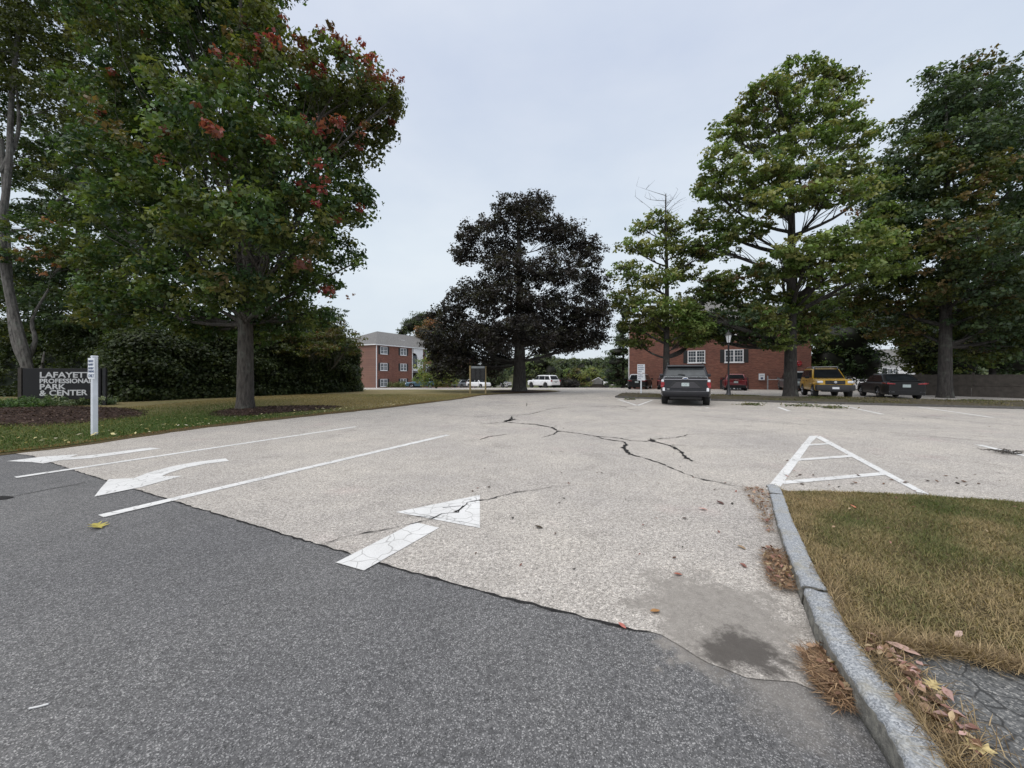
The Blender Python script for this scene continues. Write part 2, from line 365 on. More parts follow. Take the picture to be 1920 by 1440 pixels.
sl = bpy.data.lights.new('sun', 'SUN'); sl.energy = 1.5; sl.angle = R(75); sl.color = (1, .965, .92)
so = bpy.data.objects.new('sun', sl); COL.objects.link(so)
d = Vector((-math.sin(SUN_AZ-math.pi)*math.cos(SUN_EL), -math.cos(SUN_AZ-math.pi)*math.cos(SUN_EL)*1, -math.sin(SUN_EL)))
# SUN_AZ measured clockwise from +Y; light travels from the sun towards the scene
sunpos = Vector((math.sin(SUN_AZ)*math.cos(SUN_EL), math.cos(SUN_AZ)*math.cos(SUN_EL), math.sin(SUN_EL)))
so.rotation_euler = (-sunpos).to_track_quat('-Z', 'Y').to_euler()
cam = bpy.data.cameras.new('camera'); co = bpy.data.objects.new('camera', cam); COL.objects.link(co); SC.camera = co
co.location = (0, 0, H); co.rotation_euler = (R(90), 0, 0)
cam.sensor_width = 36; cam.lens = 36*F/1920; cam.shift_y = -(720-HY)/1920; cam.clip_end = 4000; cam.clip_start = .05
SC.view_settings.view_transform = 'Standard'; SC.view_settings.look = 'None'; SC.view_settings.exposure = .35; SC.view_settings.gamma = 1
SC.cycles.max_bounces = 6; SC.cycles.diffuse_bounces = 3; SC.cycles.glossy_bounces = 2; SC.cycles.transmission_bounces = 2
# ================================================================== GROUND
def smoothpoly(pts, n=4):
    out = []; m = len(pts)
    for i in range(m):
        p0, p1, p2, p3 = [np.array(pts[(i+k-1) % m], float) for k in range(4)]
        for j in range(n):
            t = j/n; out.append(.5*((2*p1)+(-p0+p2)*t+(2*p0-5*p1+4*p2-p3)*t*t+(-p0+3*p1-3*p2+p3)*t**3))
    return out
def smoothline(pts, n=5):
    out = []; P = [np.array(p, float) for p in pts]
    for i in range(len(P)-1):
        p1, p2 = P[i], P[i+1]; p0 = P[i-1] if i else 2*p1-p2; p3 = P[i+2] if i+2 < len(P) else 2*p2-p1
        for j in range(n):
            t = j/n; out.append(.5*((2*p1)+(-p0+p2)*t+(2*p0-5*p1+4*p2-p3)*t*t+(-p0+3*p1-3*p2+p3)*t**3))
    return out+[P[-1]]
# base terrain: one sheet to the horizon
bx = [-2500, -400, -120, -40, 0, 40, 120, 400, 2500]
by = list(_ys)
vv = [(x, y, float(zg(y))-.05) for y in by for x in bx]; nx = len(bx)
ff = [(j*nx+i, j*nx+i+1, (j+1)*nx+i+1, (j+1)*nx+i) for j in range(len(by)-1) for i in range(nx-1)]
mesh_np('ground', vv, ff, M['ground'])['kind'] = 'structure'

seam = [(-8.9-40*.893, 6.7+40*.451)] + [tuple(G(*p)) for p in [(20, 850), (60, 855), (150, 886), (330, 941), (600, 1022), (760, 1070), (960, 1124), (1165, 1175)]]
SEAM_END = [tuple(G(*p)) for p in [(1240, 1191), (1330, 1245), (1400, 1272), (1490, 1280), (1590, 1318)]]
def rough_line(pts, amp, step=.06, keep=0):
    out = []
    for a, b in zip(pts[:-1], pts[1:]):
        a, b = np.array(a), np.array(b); L = np.linalg.norm(b-a); n = max(1, int(min(L, 9)/step)); nrm = np.array([-(b-a)[1], (b-a)[0]])/max(L, 1e-6)
        for i in range(n): out.append(a+(b-a)*i/n+(nrm*rng.normal(0, amp) if i else 0))
    return out+[np.array(pts[-1])]
seam_r = rough_line(seam[1:]+SEAM_END, .006)
street_pts = [ST(-60, 3.0), ST(60, 3.0), np.array([60, -60]), np.array([-60, -60])]
street = sheet('road', street_pts, 0.0, M['street'], kind='structure')
lot_pts = [np.array(p) for p in [(-8.95, 6.75)]] + seam_r[1:] + [np.array(p) for p in [(2.6, 1.5), (8, -1), (60, -24), (62, 30), (55, 62), (45, 78), (-30, 78), (-34, 38), (-18, 30)]]
lot = sheet('parking_lot', lot_pts, .004, M['lot'], kind='structure')
# dark gap of the pavement joint
def ribbon(pts, wid, off, name, mat, parent, jit=.25, zf=None):
    pts = [np.array(p, float) for p in pts]; n = len(pts); vs = []; fs = []
    for i, p in enumerate(pts):
        d = pts[min(i+1, n-1)]-pts[max(i-1, 0)]; d = d/(np.linalg.norm(d)+1e-9); nr = np.array([-d[1], d[0]])
        wd = (wid[i] if hasattr(wid, '__len__') else wid)*(1+rng.normal(0, jit))
        wd = max(wd, .002)
        for sg in (-1, 1):
            q = p+nr*sg*wd/2; vs.append((q[0], q[1], float(zg(q[1])) + off))
    fs = [(2*i, 2*i+1, 2*i+3, 2*i+2) for i in range(n-1)]
    return mesh_np(name, vs, fs, mat, parent)
nj = int(np.argmin([np.linalg.norm(p-np.array(SEAM_END[0])) for p in seam_r]))
ribbon([p-U*.004 for p in seam_r[1:nj]], .013, .0065, 'pavement_joint', M['crack'], street, .5)

def crack(pts, w0, w1=None, name='crack'):
    P = rough_line([tuple(G(*p)) for p in pts], .0, .06)
    n = len(P); P = [p+rng.normal(0, .009, 2)*(1 if 0 < i < n-1 else 0) for i, p in enumerate(P)]
    w1 = w0 if w1 is None else w1; t = np.linspace(0, 1, n)
    wid = .8*(w0+(w1-w0)*t)*(1+.5*np.sin(t*37+w0*999)*np.sin(t*11))
    return ribbon(P, wid, .0125, name, M['crack'], lot, .5)
z3 = lambda L: [(560+x/3.556, 880+y/3.556) for x, y in L]
z4 = lambda L: [(900+x/3.2, 740+y/3.2) for x, y in L]
z5 = lambda L: [(1120+x/2.4, 720+y/2.4) for x, y in L]
z2 = lambda L: [(x/2.743, 780+y/2.743) for x, y in L]
crack(z3([(150, 508), (230, 480), (400, 440), (560, 410), (700, 385), (800, 360), (900, 330), (960, 305), (1060, 290), (1095, 255), (1130, 225), (1200, 212)]), .006, .02)
crack(z3([(1040, 290), (1075, 280), (1100, 250)]), .03, .028); crack(z3([(960, 262), (1010, 258), (1080, 250)]), .014, .010)
crack(z3([(1200, 212), (1270, 203), (1330, 185), (1420, 165), (1530, 145), (1700, 120), (1900, 108)]), .022, .003)
crack(z3([(620, 322), (700, 318), (750, 316), (905, 328)]), .004, .01); crack(z3([(700, 290), (930, 330), (1200, 380)]), .004)
crack(z4([(-260, 118), (-100, 128), (0, 135), (100, 127), (200, 126), (290, 120), (360, 103), (420, 87), (520, 77), (640, 75), (780, 70), (900, 72)]), .02, .05)
crack(z4([(150, 165), (190, 145), (190, 130)]), .12, .08); crack(z4([(160, 160), (215, 148)]), .10)
crack(z4([(200, 122), (400, 125), (560, 135)]), .012)
crack(z4([(0, 178), (80, 172), (150, 166)]), .02, .05); crack(z4([(150, 166), (240, 175), (330, 180), (430, 198), (470, 220)]), .06, .07)
crack(z4([(470, 220), (600, 236), (700, 252), (740, 268), (860, 285)]), .045, .04); crack(z4([(860, 285), (880, 300), (862, 318), (880, 345), (905, 362)]), .05, .07)
crack(z4([(905, 362), (1000, 388), (1080, 412), (1180, 458), (1260, 490), (1350, 515), (1460, 535), (1530, 552), (1620, 562)]), .035, .015)
crack(z4([(700, 252), (850, 265), (900, 278), (1050, 285), (1140, 308)]), .03, .04); crack(z4([(1140, 308), (1210, 345), (1225, 370), (1245, 385), (1275, 402)]), .05, .07)
crack(z4([(1020, 265), (1040, 284)]), .09, .07); crack(z4([(470, 220), (440, 240), (370, 260)]), .05, .01); crack(z4([(430, 198), (460, 190)]), .03)
crack(z4([(-130, 282), (0, 272), (50, 255), (160, 240)]), .012, .03); crack(z4([(1035, 270), (1120, 265), (1230, 250), (1245, 240), (1400, 238), (1700, 232)]), .03, .006)
crack(z4([(1150, 305), (1230, 308)]), .03, .01)
crack(z4([(780, 75), (960, 98), (1300, 125), (1600, 155), (1870, 175)])+z5([(1100, 200), (1400, 228), (1900, 275)]), .022, .02)
crack(z5([(1300, 135), (1460, 150), (1600, 165), (1900, 190)]), .03); crack(z4([(150, 70), (270, 62), (330, 58)]), .03); crack(z4([(70, 28), (160, 25)]), .04)
crack(z4([(700, 62), (830, 65), (880, 80)]), .02); crack(z4([(280, 52), (280, 70)]), .03)
ribbon([G(*p) for p in z2([(0, 428), (80, 412), (240, 380), (400, 352), (440, 340)])], .012, .005, 'crack', M['crack'], street)
# tar patch in the road at the left edge
sheet('tar_patch', [G(*p) for p in z2([(-80, 420), (-40, 412), (50, 414), (75, 420), (30, 430), (-60, 436)])], .006, M['crack'], street)

# painted markings
def marking(name, pts, label=None):
    o = sheet(name, [G(*p) for p in pts], .0085, M['paint'], lot)
    if label: o['label'] = label
    return o
def stripe(a, b, wd, name='parking_line'):
    a, b = G(*a), G(*b); d = (b-a)/np.linalg.norm(b-a); n = np.array([-d[1], d[0]])*wd/2
    return sheet(name, [a-n, b-n, b+n, a+n], .0085, M['paint'], lot)
marking('turn_arrow', [(12, 865.6), (80, 857), (146, 852.6), (130, 858.5), (180, 853), (234, 846), (281, 840), (302, 841.7), (245, 849.5), (169, 860), (112, 864), (81, 870), (60, 867.3)])
marking('turn_arrow', z2([(485, 418), (520, 372), (560, 328), (690, 322), (760, 295), (880, 262), (1000, 240), (1160, 220), (1178, 233), (1060, 248), (950, 270), (870, 295), (830, 313), (940, 310), (720, 370)]))
marking('straight_arrow', z3([(248, 628), (435, 682), (937, 395), (775, 358)])); marking('straight_arrow', z3([(650, 290), (1208, 397), (1208, 175)]))
stripe((29, 896), (667, 800.5), .13, 'lane_line'); stripe((189, 969), (840, 816), .14, 'lane_line')
hz = sheet('hatch_line', [G(*p) for p in z5([(757, 477), (815, 478), (965, 262), (995, 234), (955, 235)])], .0085, M['paint'], lot)
sheet('hatch_line', [G(*p) for p in z5([(985, 243), (1002, 235), (1495, 500), (1440, 491)])], .0105, M['paint'], lot)
for a, b, wd in [((925, 277), (1055, 270), .12), ((875, 345), (1155, 325), .12), ((825, 447), (1305, 404), .12)]:
    A, B = z5([a, b]); o = stripe(A, B, wd, 'hatch_line')
    for vtx in o.data.vertices: vtx.co.z += .001
for a, b, wd in [((1095, 97), (1285, 137), .12), ((1440, 103), (1780, 152), .12), ((1830, 110), (2100, 128), .12), ((1715, 275), (2100, 366), .12), ((815, 105), (862, 122), .14), ((95, 70), (180, 98), .12), ((180, 98), (248, 73), .12), ((485, 105), (505, 109), .12)]:
    A, B = z5([a, b]); stripe(A, B, wd)

# ------------------------------------------------------------------ left lawn
lawn_edge = [G(*p) for p in [(-160, 872), (0, 853), (100, 842), (240, 822), (360, 805), (480, 791), (600, 778), (700, 768), (790, 757), (862, 748), (900, 741.5), (960, 738), (1020, 736), (1050, 733.8), (1030, 731.8)]]
lawn_far = [G(*p) for p in [(960, 731.2), (800, 731.0), (683, 731.3)]] + [np.array(p) for p in [(-26, 38), (-60, 60), (-80, 40), (-60, 33.5), (-30, 17.6)]]
def lawn_z(x, y): return float(zg(y)) + .012*math.sin(x*1.3)*math.cos(y*.9)
lawn = sheet('lawn', rough_line([tuple(p) for p in lawn_edge], .02, .3)+lawn_far, .03, M['lawn'], kind='structure', fine=1.5, zf=lawn_z)
def inpoly(P, poly):
    P = np.asarray(P); poly = np.asarray(poly, float); x, y = P[:, 0], P[:, 1]; r = np.zeros(len(P), bool); j = len(poly)-1
    for i in range(len(poly)):
        xi, yi = poly[i]; xj, yj = poly[j]
        c = ((yi > y) != (yj > y)) & (x < (xj-xi)*(y-yi)/(yj-yi+1e-12)+xi); r ^= c; j = i
    return r
def vnoise(P, s, seed=0):
    """cheap smooth 2-D noise in -1..1"""
    r = np.random.default_rng(seed); o = np.zeros(len(P))
    for k in range(7):
        a = r.uniform(0, 6.28); f = s*r.uniform(.5, 1.8); o += np.sin((P[:, 0]*math.cos(a)+P[:, 1]*math.sin(a))*f+r.uniform(0, 6.28))
    return o/3.2
def blades(P, z, length, width, lean, cols, mix_w, minlean=0):
    """curved blades: 2 quads each; P (n,2), z (n), cols list of rgb, mix_w (n,) 0..1 between palettes"""
    n = len(P); az = rng.uniform(0, 2*math.pi, n); ln = length*rng.uniform(.5, 1.4, n); le = np.maximum(minlean, lean*rng.uniform(.4, 1.5, n))
    dx, dy = np.cos(az), np.sin(az); wx, wy = -dy*width/2, dx*width/2
    hx = np.sin(np.clip(le, 0, 1.5)); hz = np.cos(np.clip(le, 0, 1.5))
    base = np.stack([P[:, 0], P[:, 1], z], 1)
    mid = base+np.stack([dx*hx*ln*.45, dy*hx*ln*.45, ln*.5*np.maximum(hz, .25 if not minlean else .1)], 1)
    tip = base+np.stack([dx*hx*ln, dy*hx*ln, ln*np.maximum(hz*.85, .12 if not minlean else .03)], 1)
    W = np.stack([wx, wy, np.zeros(n)], 1)
    v = np.stack([base-W, base+W, mid-W*.8, mid+W*.8, tip-W*.15, tip+W*.15], 1).reshape(-1, 3)
    i = np.arange(n)[:, None]*6; f = np.concatenate([i+np.array([0, 1, 3, 2]), i+np.array([2, 3, 5, 4])], 0)
    g, s = np.array(cols[0]), np.array(cols[1]); k = np.clip(mix_w+rng.normal(0, .22, n), 0, 1)[:, None]
    c = (g*(1-k)+s*k)*rng.uniform(.55, 1.35, n)[:, None]; c = np.repeat(c, 6, 0)
    return v, f, c
LE = np.array([p for p in lawn_edge])
# blades on the lawn in the part near enough to show
n = 150000; P = np.stack([rng.uniform(-16, -1, n), 6+ (26-6)*rng.uniform(0, 1, n)**1.8], 1)
P = P[inpoly(P, list(lawn_edge)+list(lawn_far))]
dist = np.full(len(P), 9.0)
for a, b in zip(LE[1:-4], LE[2:-3]):
    d = b-a; t = np.clip(((P-a) @ d)/(d @ d), 0, 1); dist = np.minimum(dist, np.linalg.norm(P-(a+t[:, None]*d), axis=1))
far = np.clip((P[:, 1]-12.5)/5, 0, 1)
bw = np.clip(1.1-dist/.34, 0, 1)                                  # browned strip along the pavement
k = np.clip(.8*far+.35*vnoise(P, .8, 3)+bw, 0, 1)
v, f, c = blades(P, zg(P[:, 1])+.03, .055, .012, .7, [(.05, .095, .016), (.30, .225, .095)], k)
c = np.where(np.repeat(bw > .4, 6)[:, None], c*np.array([.80, .60, .55]), c)
tag(mesh_np('grass', v, f, M['grass'], col=c), 'short mown grass on the lawn left of the entry drive, browned along the pavement edge', 'grass', kind='stuff')

for a_, b_ in ((0, .10),):
    ep = rough_line([tuple(p) for p in lawn_edge], .03, .25); vs = []
    for i, p in enumerate(ep):
        d = ep[min(i+1, len(ep)-1)]-ep[max(i-1, 0)]; d = d/(np.linalg.norm(d)+1e-9); nr = np.array([d[1], -d[0]])
        for w_, z_ in ((-.22, .040), (.02, .030), (.09+abs(rng.normal(0, .03)), .007)): q = p+nr*w_; vs.append((q[0], q[1], float(zg(q[1]))+z_))
    m_ = len(ep); fs = [(3*i+k_, 3*i+k_+1, 3*i+k_+4, 3*i+k_+3) for i in range(m_-1) for k_ in (0, 1)]
    mesh_np('lawn_edge', vs, fs, M['thatch'], lawn)
def mound(name, pts, h, mat, off=.035, rings=5, sharp=1.0):
    pts = smoothpoly(pts, 5); c = np.mean(pts, 0); vs = []; n = len(pts)
    for r in range(rings+1):
        t = 1-r/rings
        for p in pts:
            q = c+(p-c)*t; vs.append((q[0], q[1], float(zg(q[1]))+off-.03+h*math.sin(min(1, (1-t)*1.6)*math.pi/2)**sharp+rng.normal(0, .008)))
    fs = [(r*n+i, r*n+(i+1) % n, (r+1)*n+(i+1) % n, (r+1)*n+i) for r in range(rings) for i in range(n)]
    o = mesh_np(name, vs, fs, mat, smooth=True); o['kind'] = 'structure'; return o
mound('mulch_bed', [G(*p) for p in [(-250, 800), (0, 803), (120, 801), (220, 790), (290, 781), (290, 772), (230, 765), (100, 762), (-80, 764), (-300, 775)]], .12, M['mulch'])
mound('mulch_ring', [G(*p) for p in [(385, 782), (440, 784), (530, 777), (630, 768), (650, 762), (560, 762), (460, 765), (395, 772)]], .10, M['mulch'])
mound('mulch_ring', [G(*p) for p in [(915, 736), (960, 737.5), (1010, 737), (1045, 734.6), (1000, 733.2), (930, 733.2)]], .12, M['mulch'])

chips = []
for poly, n_, hh in (([(-250, 800), (0, 803), (120, 801), (220, 790), (285, 780), (285, 772), (230, 765), (100, 762), (-80, 764), (-300, 775)], 5200, .10), ([(385, 782), (440, 784), (530, 777), (630, 768), (650, 762), (560, 762), (460, 765), (395, 772)], 2200, .09)):
    A_ = np.array([G(*p) for p in poly]); P = np.stack([rng.uniform(A_[:, 0].min(), A_[:, 0].max(), n_*3), rng.uniform(A_[:, 1].min(), A_[:, 1].max(), n_*3)], 1); P = P[inpoly(P, A_*.97+A_.mean(0)*.03)][:n_]; chips.append((P, hh))
CH = chips
# ------------------------------------------------------------------ median strip between the two parking rows
med = smoothpoly([ST(-4.9, 24.2), ST(-4.4, 22.9), ST(-2, 22.7), ST(10, 22.7), ST(30, 22.8), ST(60, 23), ST(60, 28.0), ST(30, 27.6), ST(10, 27.6), ST(-2, 27.5), ST(-4.6, 26.8)], 6)
vs = [(p[0], p[1], .0) for p in med]; n = len(med); cen = None
mo = MB()
inner = []
for i, p in enumerate(med):
    d = med[(i+1) % n]-med[i-1]; d /= np.linalg.norm(d); nr = np.array([-d[1], d[0]]); inner.append(nr)
sgn = 1 if inpoly([med[10]+inner[10]*.05], med)[0] else -1
ringv = []
for w_, z_ in [(0, -.01), (.02, .07), (.10, .105), (.17, .10), (.20, .06)]:
    ringv.append([(p[0]+sgn*q[0]*w_, p[1]+sgn*q[1]*w_, float(zg(p[1]))+z_) for p, q in zip(med, inner)])
vv = [p for r in ringv for p in r]; ff = [(r*n+i, r*n+(i+1) % n, (r+1)*n+(i+1) % n, (r+1)*n+i) for r in range(4) for i in range(n)]
mesh_np('kerb', vv, ff, M['berm'], smooth=True)['kind'] = 'structure'
def med_z(x, y):
    s = x*US+y*UC; return float(zg(y))+.08+.10*math.sin(max(0, min(1, (s-22.8)/4.8))*math.pi)+.015*math.sin(x*3)*math.sin(y*2.3)
MEDIN = [p+sgn*q*.18 for p, q in zip(med, inner)]
sheet('median_strip', MEDIN, 0.0, M['median'], kind='structure', fine=1.2, zf=med_z)
n = 30000; P = np.array([ST(t, s) for t, s in zip(rng.uniform(-5, 26, n), rng.uniform(22.8, 27.6, n))]); P = P[inpoly(P, MEDIN)]
P = P[vnoise(P, 1.2, 9)+rng.normal(0, .3, len(P)) > .15]
v, f, c = blades(P, np.array([med_z(*p) for p in P]), .07, .022, .8, [(.06, .08, .02), (.17, .135, .07)], np.clip(.45+.5*vnoise(P, .7, 4), 0, 1))
tag(mesh_np('grass', v, f, M['grass'], col=c), 'thin patchy grass on the median strip under the oaks', 'grass', kind='stuff')

# ------------------------------------------------------------------ right-hand grass island with granite kerb
hI = lambda Y: float(np.interp(Y, [.6, 1.3, 1.9, 3.0, 4.3, 4.7], [.13, .13, .14, .09, .035, .03]))
kB = [(1442, 919), (1454, 977), (1471, 1035), (1488, 1090), (1510, 1148), (1536, 1222), (1576, 1290), (1622, 1362), (1670, 1440)]
KL = [np.array(G(*p)) for p in kB]
KL = [KL[0]+np.array([.04, .12])]+KL+[KL[-1]+np.array([-.10, -.16]), KL[-1]+np.array([-.45, -.62]), KL[-1]+np.array([-1.5, -1.6])]
KL = smoothline(KL, 6)
# even the kerb line out (remove measuring wobble)
KA = np.array(KL)
for _ in range(6): KA[1:-1] = (KA[:-2]+2*KA[1:-1]+KA[2:])/4
def knorm(i):
    d = KA[min(i+1, len(KA)-1)]-KA[max(i-1, 0)]; d = d/np.linalg.norm(d); n_ = np.array([-d[1], d[0]]); return n_ if n_[0] > 0 else -n_
KW = .125
kerb = tag(bpy.data.objects.new('kerb', None), kind='structure'); COL.objects.link(kerb)
cum = np.concatenate([[0], np.cumsum(np.linalg.norm(np.diff(KA, axis=0), axis=1))])
def kat(d):
    i = min(max(int(np.searchsorted(cum, d))-1, 0), len(KA)-2); t = (d-cum[i])/(cum[i+1]-cum[i]+1e-9); p = KA[i]*(1-t)+KA[i+1]*t
    nn = knorm(i)*(1-t)+knorm(i+1)*t; return p, nn/np.linalg.norm(nn)
joints = [0.0, .38]; dj = np.argmin(np.linalg.norm(KA-G(1506, 1140), axis=1)); joints += [float(cum[dj]), float(cum[dj])+1.55, float(cum[-1])]
for ja, jb in zip(joints[:-1], joints[1:]):
    if jb-ja < .1: continue
    ds = np.arange(ja+.006, jb-.005, .022); vs = []; sec = [(0.0, -.05), (0.0, .25), (0.004, .6), (.0, .86), (.012, .99), (.035, 1.0), (.07, 1.0), (.10, 1.0), (.118, .99), (KW, .93), (KW, -.05)]
    dz = rng.normal(0, .002); dn = rng.normal(0, .003); chip = np.convolve(rng.normal(0, 1, len(ds)+8), np.ones(5)/5, 'same')[4:-4]
    for q, d_ in enumerate(ds):
        p, nn = kat(d_); h = hI(p[1])
        for k_, (a_, b_) in enumerate(sec):
            a2 = a_+dn+(rng.normal(0, .0025) if 0 < k_ < 10 else 0); zz = h*b_+dz+rng.normal(0, .0014)
            if k_ in (3, 4): a2 += .006*chip[q]; zz -= .006*abs(chip[q])
            vs.append((p[0]+nn[0]*a2, p[1]+nn[1]*a2, zz))
    m_ = len(sec); nn_ = len(ds)
    fs = [(i*m_+k_, i*m_+k_+1, (i+1)*m_+k_+1, (i+1)*m_+k_) for i in range(nn_-1) for k_ in range(m_-1)]
    o = mesh_np('kerb_stone', vs, fs, M['granite'], kerb); o.data.materials.append(M['granite_face'])
    o.data.polygons.foreach_set('material_index', np.array([1 if (j % (m_-1)) < 3 else 0 for j in range(len(fs))], dtype=np.int32))
    bm = bmesh.new(); bm.from_mesh(o.data)
    bmesh.ops.holes_fill(bm, edges=[e for e in bm.edges if e.is_boundary], sides=0); bmesh.ops.recalc_face_normals(bm, faces=bm.faces); bm.to_mesh(o.data); bm.free()
KR = [KA[i]+knorm(i)*(KW-.004) for i in range(len(KA))]
GI = lambda px, py: G(px, py, hI)
walk_top = [GI(*p) for p in [(1640, 1196), (1700, 1208), (1770, 1214), (1850, 1232), (1920, 1248), (2100, 1290)]]
wy = walk_top[0][1]
kr_top = [p for p in KR if p[1] > wy]; kr_bot = [p for p in KR if p[1] <= wy]
isl_top = [GI(*p) for p in [(1474, 919), (1540, 919), (1620, 921), (1735, 927), (1830, 933), (1920, 939), (2150, 962), (2600, 1010)]]
isl = kr_top[::-1] + isl_top[0:] + [np.array([9.5, 1.0])] + walk_top[::-1]
isl_z = lambda x, y: hI(y) - .012 + .012*math.sin(x*5)*math.cos(y*4)*min(1, max(0, (4.4-y)))
island = sheet('grass_island', isl, 0.0, M['thatch'], kind='structure', fine=.15, zf=isl_z)
wk = walk_top + [np.array([9.5, 1.0]), np.array([9.5, -3])] + kr_bot[::-1]
sheet('sidewalk', wk, 0.0, M['walk'], kind='structure', fine=.3, zf=lambda x, y: hI(y)-.022)
# island side skirt on the far edge
n = 330000; P = np.stack([rng.uniform(1.5, 8.5, n), rng.uniform(1.55, 4.75, n)], 1); P = P[inpoly(P, isl)]
P = P[(P[:, 0]/P[:, 1] < 1.5) | (rng.uniform(0, 1, len(P)) < .5)]
gz = np.array([isl_z(*p) for p in P])
patch = vnoise(P, 2.6, 21)*.55+vnoise(P, 7, 22)*.3
edge = np.clip(1.0-(P[:, 0]-np.interp(P[:, 1], [q[1] for q in KR[::-1]], [q[0] for q in KR[::-1]]))/.22, 0, 1)
edge = np.maximum(edge, np.clip(1-(P[:, 1]-np.interp(P[:, 0], [q[0] for q in walk_top], [q[1] for q in walk_top]))/.2, 0, 1))
k = np.clip(.50-patch*.8+edge*.6, 0, 1); gz = gz+.006*vnoise(P, 14, 5)
v, f, c = blades(P, gz, .036, .0038, 1.1, [(.080, .105, .026), (.31, .235, .125)], k)
tag(mesh_np('grass', v, f, M['grass'], col=c), 'drought-browned mown grass filling the kerbed island at the right', 'grass', kind='stuff')

# long dry strands spilling over the kerb and the sidewalk edge
def strands(P, z, ln, wd, cols, flat=1.25): return blades(P, z, ln, wd, flat, cols, rng.uniform(0, 1, len(P)))
Q = []
for p in KR:
    if .9 < p[1] < 2.6:
        m = 70 if p[1] < 1.9 else 25; Q.append(p+np.stack([np.abs(rng.normal(0, .09 if p[1] < 1.9 else .03, m))+.0, rng.normal(0, .03, m)], 1))
for p in smoothline(walk_top, 8): Q.append(p+np.stack([rng.normal(0, .04, 50), rng.normal(-.01, .03, 50)], 1))
Q = np.concatenate(Q); v, f, c = strands(Q, np.array([hI(y) for y in Q[:, 1]])-.005, .075, .003, [(.14, .095, .05), (.40, .30, .17)], 1.3)
tag(mesh_np('dry_grass', v, f, M['grass'], col=c), 'long straw-coloured grass fringe spilling over the inner side of the granite kerb', 'dry grass', kind='stuff')

# ------------------------------------------------------------------ fallen leaves
def leaf_quads(P3, size, cols, flat=.35, curl=.25, asp=.55):
    """dead leaves: 2x1 quad strips, folded along the midrib"""
    n = len(P3); az = rng.uniform(0, 2*math.pi, n); L = size*rng.uniform(.6, 1.3, n); W = L*asp*rng.uniform(.6, 1.2, n)
    d = np.stack([np.cos(az), np.sin(az), rng.normal(0, flat, n)], 1); d /= np.linalg.norm(d, axis=1)[:, None]
    up = np.stack([rng.normal(0, flat, n), rng.normal(0, flat, n), np.ones(n)], 1); s = np.cross(d, up); s /= np.linalg.norm(s, axis=1)[:, None]; u = np.cross(s, d)
    cu = (curl*rng.uniform(.2, 1.6, n)*L)[:, None]; L = L[:, None]; W = W[:, None]
    b = P3-d*L/2; t = P3+d*L/2+u*cu*.4; m = P3+0
    v = np.stack([b, m-s*W/2+u*cu*.55, m+d*L*.22-s*W*.34+u*cu*.5, t, m+d*L*.22+s*W*.34+u*cu*.5, m+s*W/2+u*cu*.55, m-u*cu*.1], 1).reshape(-1, 3)
    i = np.arange(n)[:, None]*7; f = np.concatenate([i+np.array([0, 1, 2, 6]), i+np.array([6, 2, 3, 3]), i+np.array([6, 3, 4, 4]), i+np.array([0, 6, 4, 5])], 0)
    f = np.concatenate([i+np.array([0, 6, 2, 1]), i+np.array([6, 4, 3, 2]), i+np.array([0, 5, 4, 6])], 0)
    cc = np.array(cols)[rng.integers(0, len(cols), n)]*rng.uniform(.7, 1.25, n)[:, None]
    return v, f, np.repeat(cc, 7, 0)
BR = [(.20, .11, .07), (.26, .16, .10), (.36, .24, .16), (.32, .17, .14), (.13, .075, .05), (.42, .32, .20)]
def pile(pts, n, h, label, leafn):
    pts = [G(*p) for p in pts]; A = np.array(pts); P = np.stack([rng.uniform(A[:, 0].min(), A[:, 0].max(), n*3), rng.uniform(A[:, 1].min(), A[:, 1].max(), n*3)], 1)
    P = P[inpoly(P, pts)][:n]; c0 = A.mean(0); dd = np.linalg.norm((P-c0)/(A.std(0)+.02), axis=1)
    z = np.clip(h*(1.2-dd*.4), .004, h)*rng.uniform(.3, 1, len(P))+.012
    v1, f1, c1 = blades(P, z, .06, .004, 1.5, [(.13, .075, .045), (.36, .24, .14)], rng.uniform(0, 1, len(P)), 1.42)
    Pl = P[rng.integers(0, len(P), leafn)]; zl = h*rng.uniform(.3, 1.1, leafn)+.012
    v2, f2, c2 = leaf_quads(np.stack([Pl[:, 0], Pl[:, 1], zl], 1), .040, BR, .4, .4)
    tag(mesh_np('leaf_litter', np.concatenate([v1, v2]), np.concatenate([f1, f2+len(v1)]), M['dry'], col=np.concatenate([c1, c2])), label, 'leaf litter', kind='stuff')
pile([(1392, 916), (1425, 914), (1442, 925), (1452, 1000), (1440, 1004), (1418, 960)], 900, .02, 'thin brown leaf litter blown against the far tip of the kerb', 90)
pile([(1428, 1040), (1462, 1034), (1480, 1060), (1492, 1112), (1470, 1118), (1440, 1095)], 900, .045, 'reddish brown leaf litter heap in the gutter halfway along the kerb', 110)
pile([(1498, 1232), (1540, 1226), (1570, 1270), (1600, 1332), (1575, 1345), (1530, 1300)], 1100, .05, 'straw and curled brown leaves heaped at the near end of the gutter', 70)
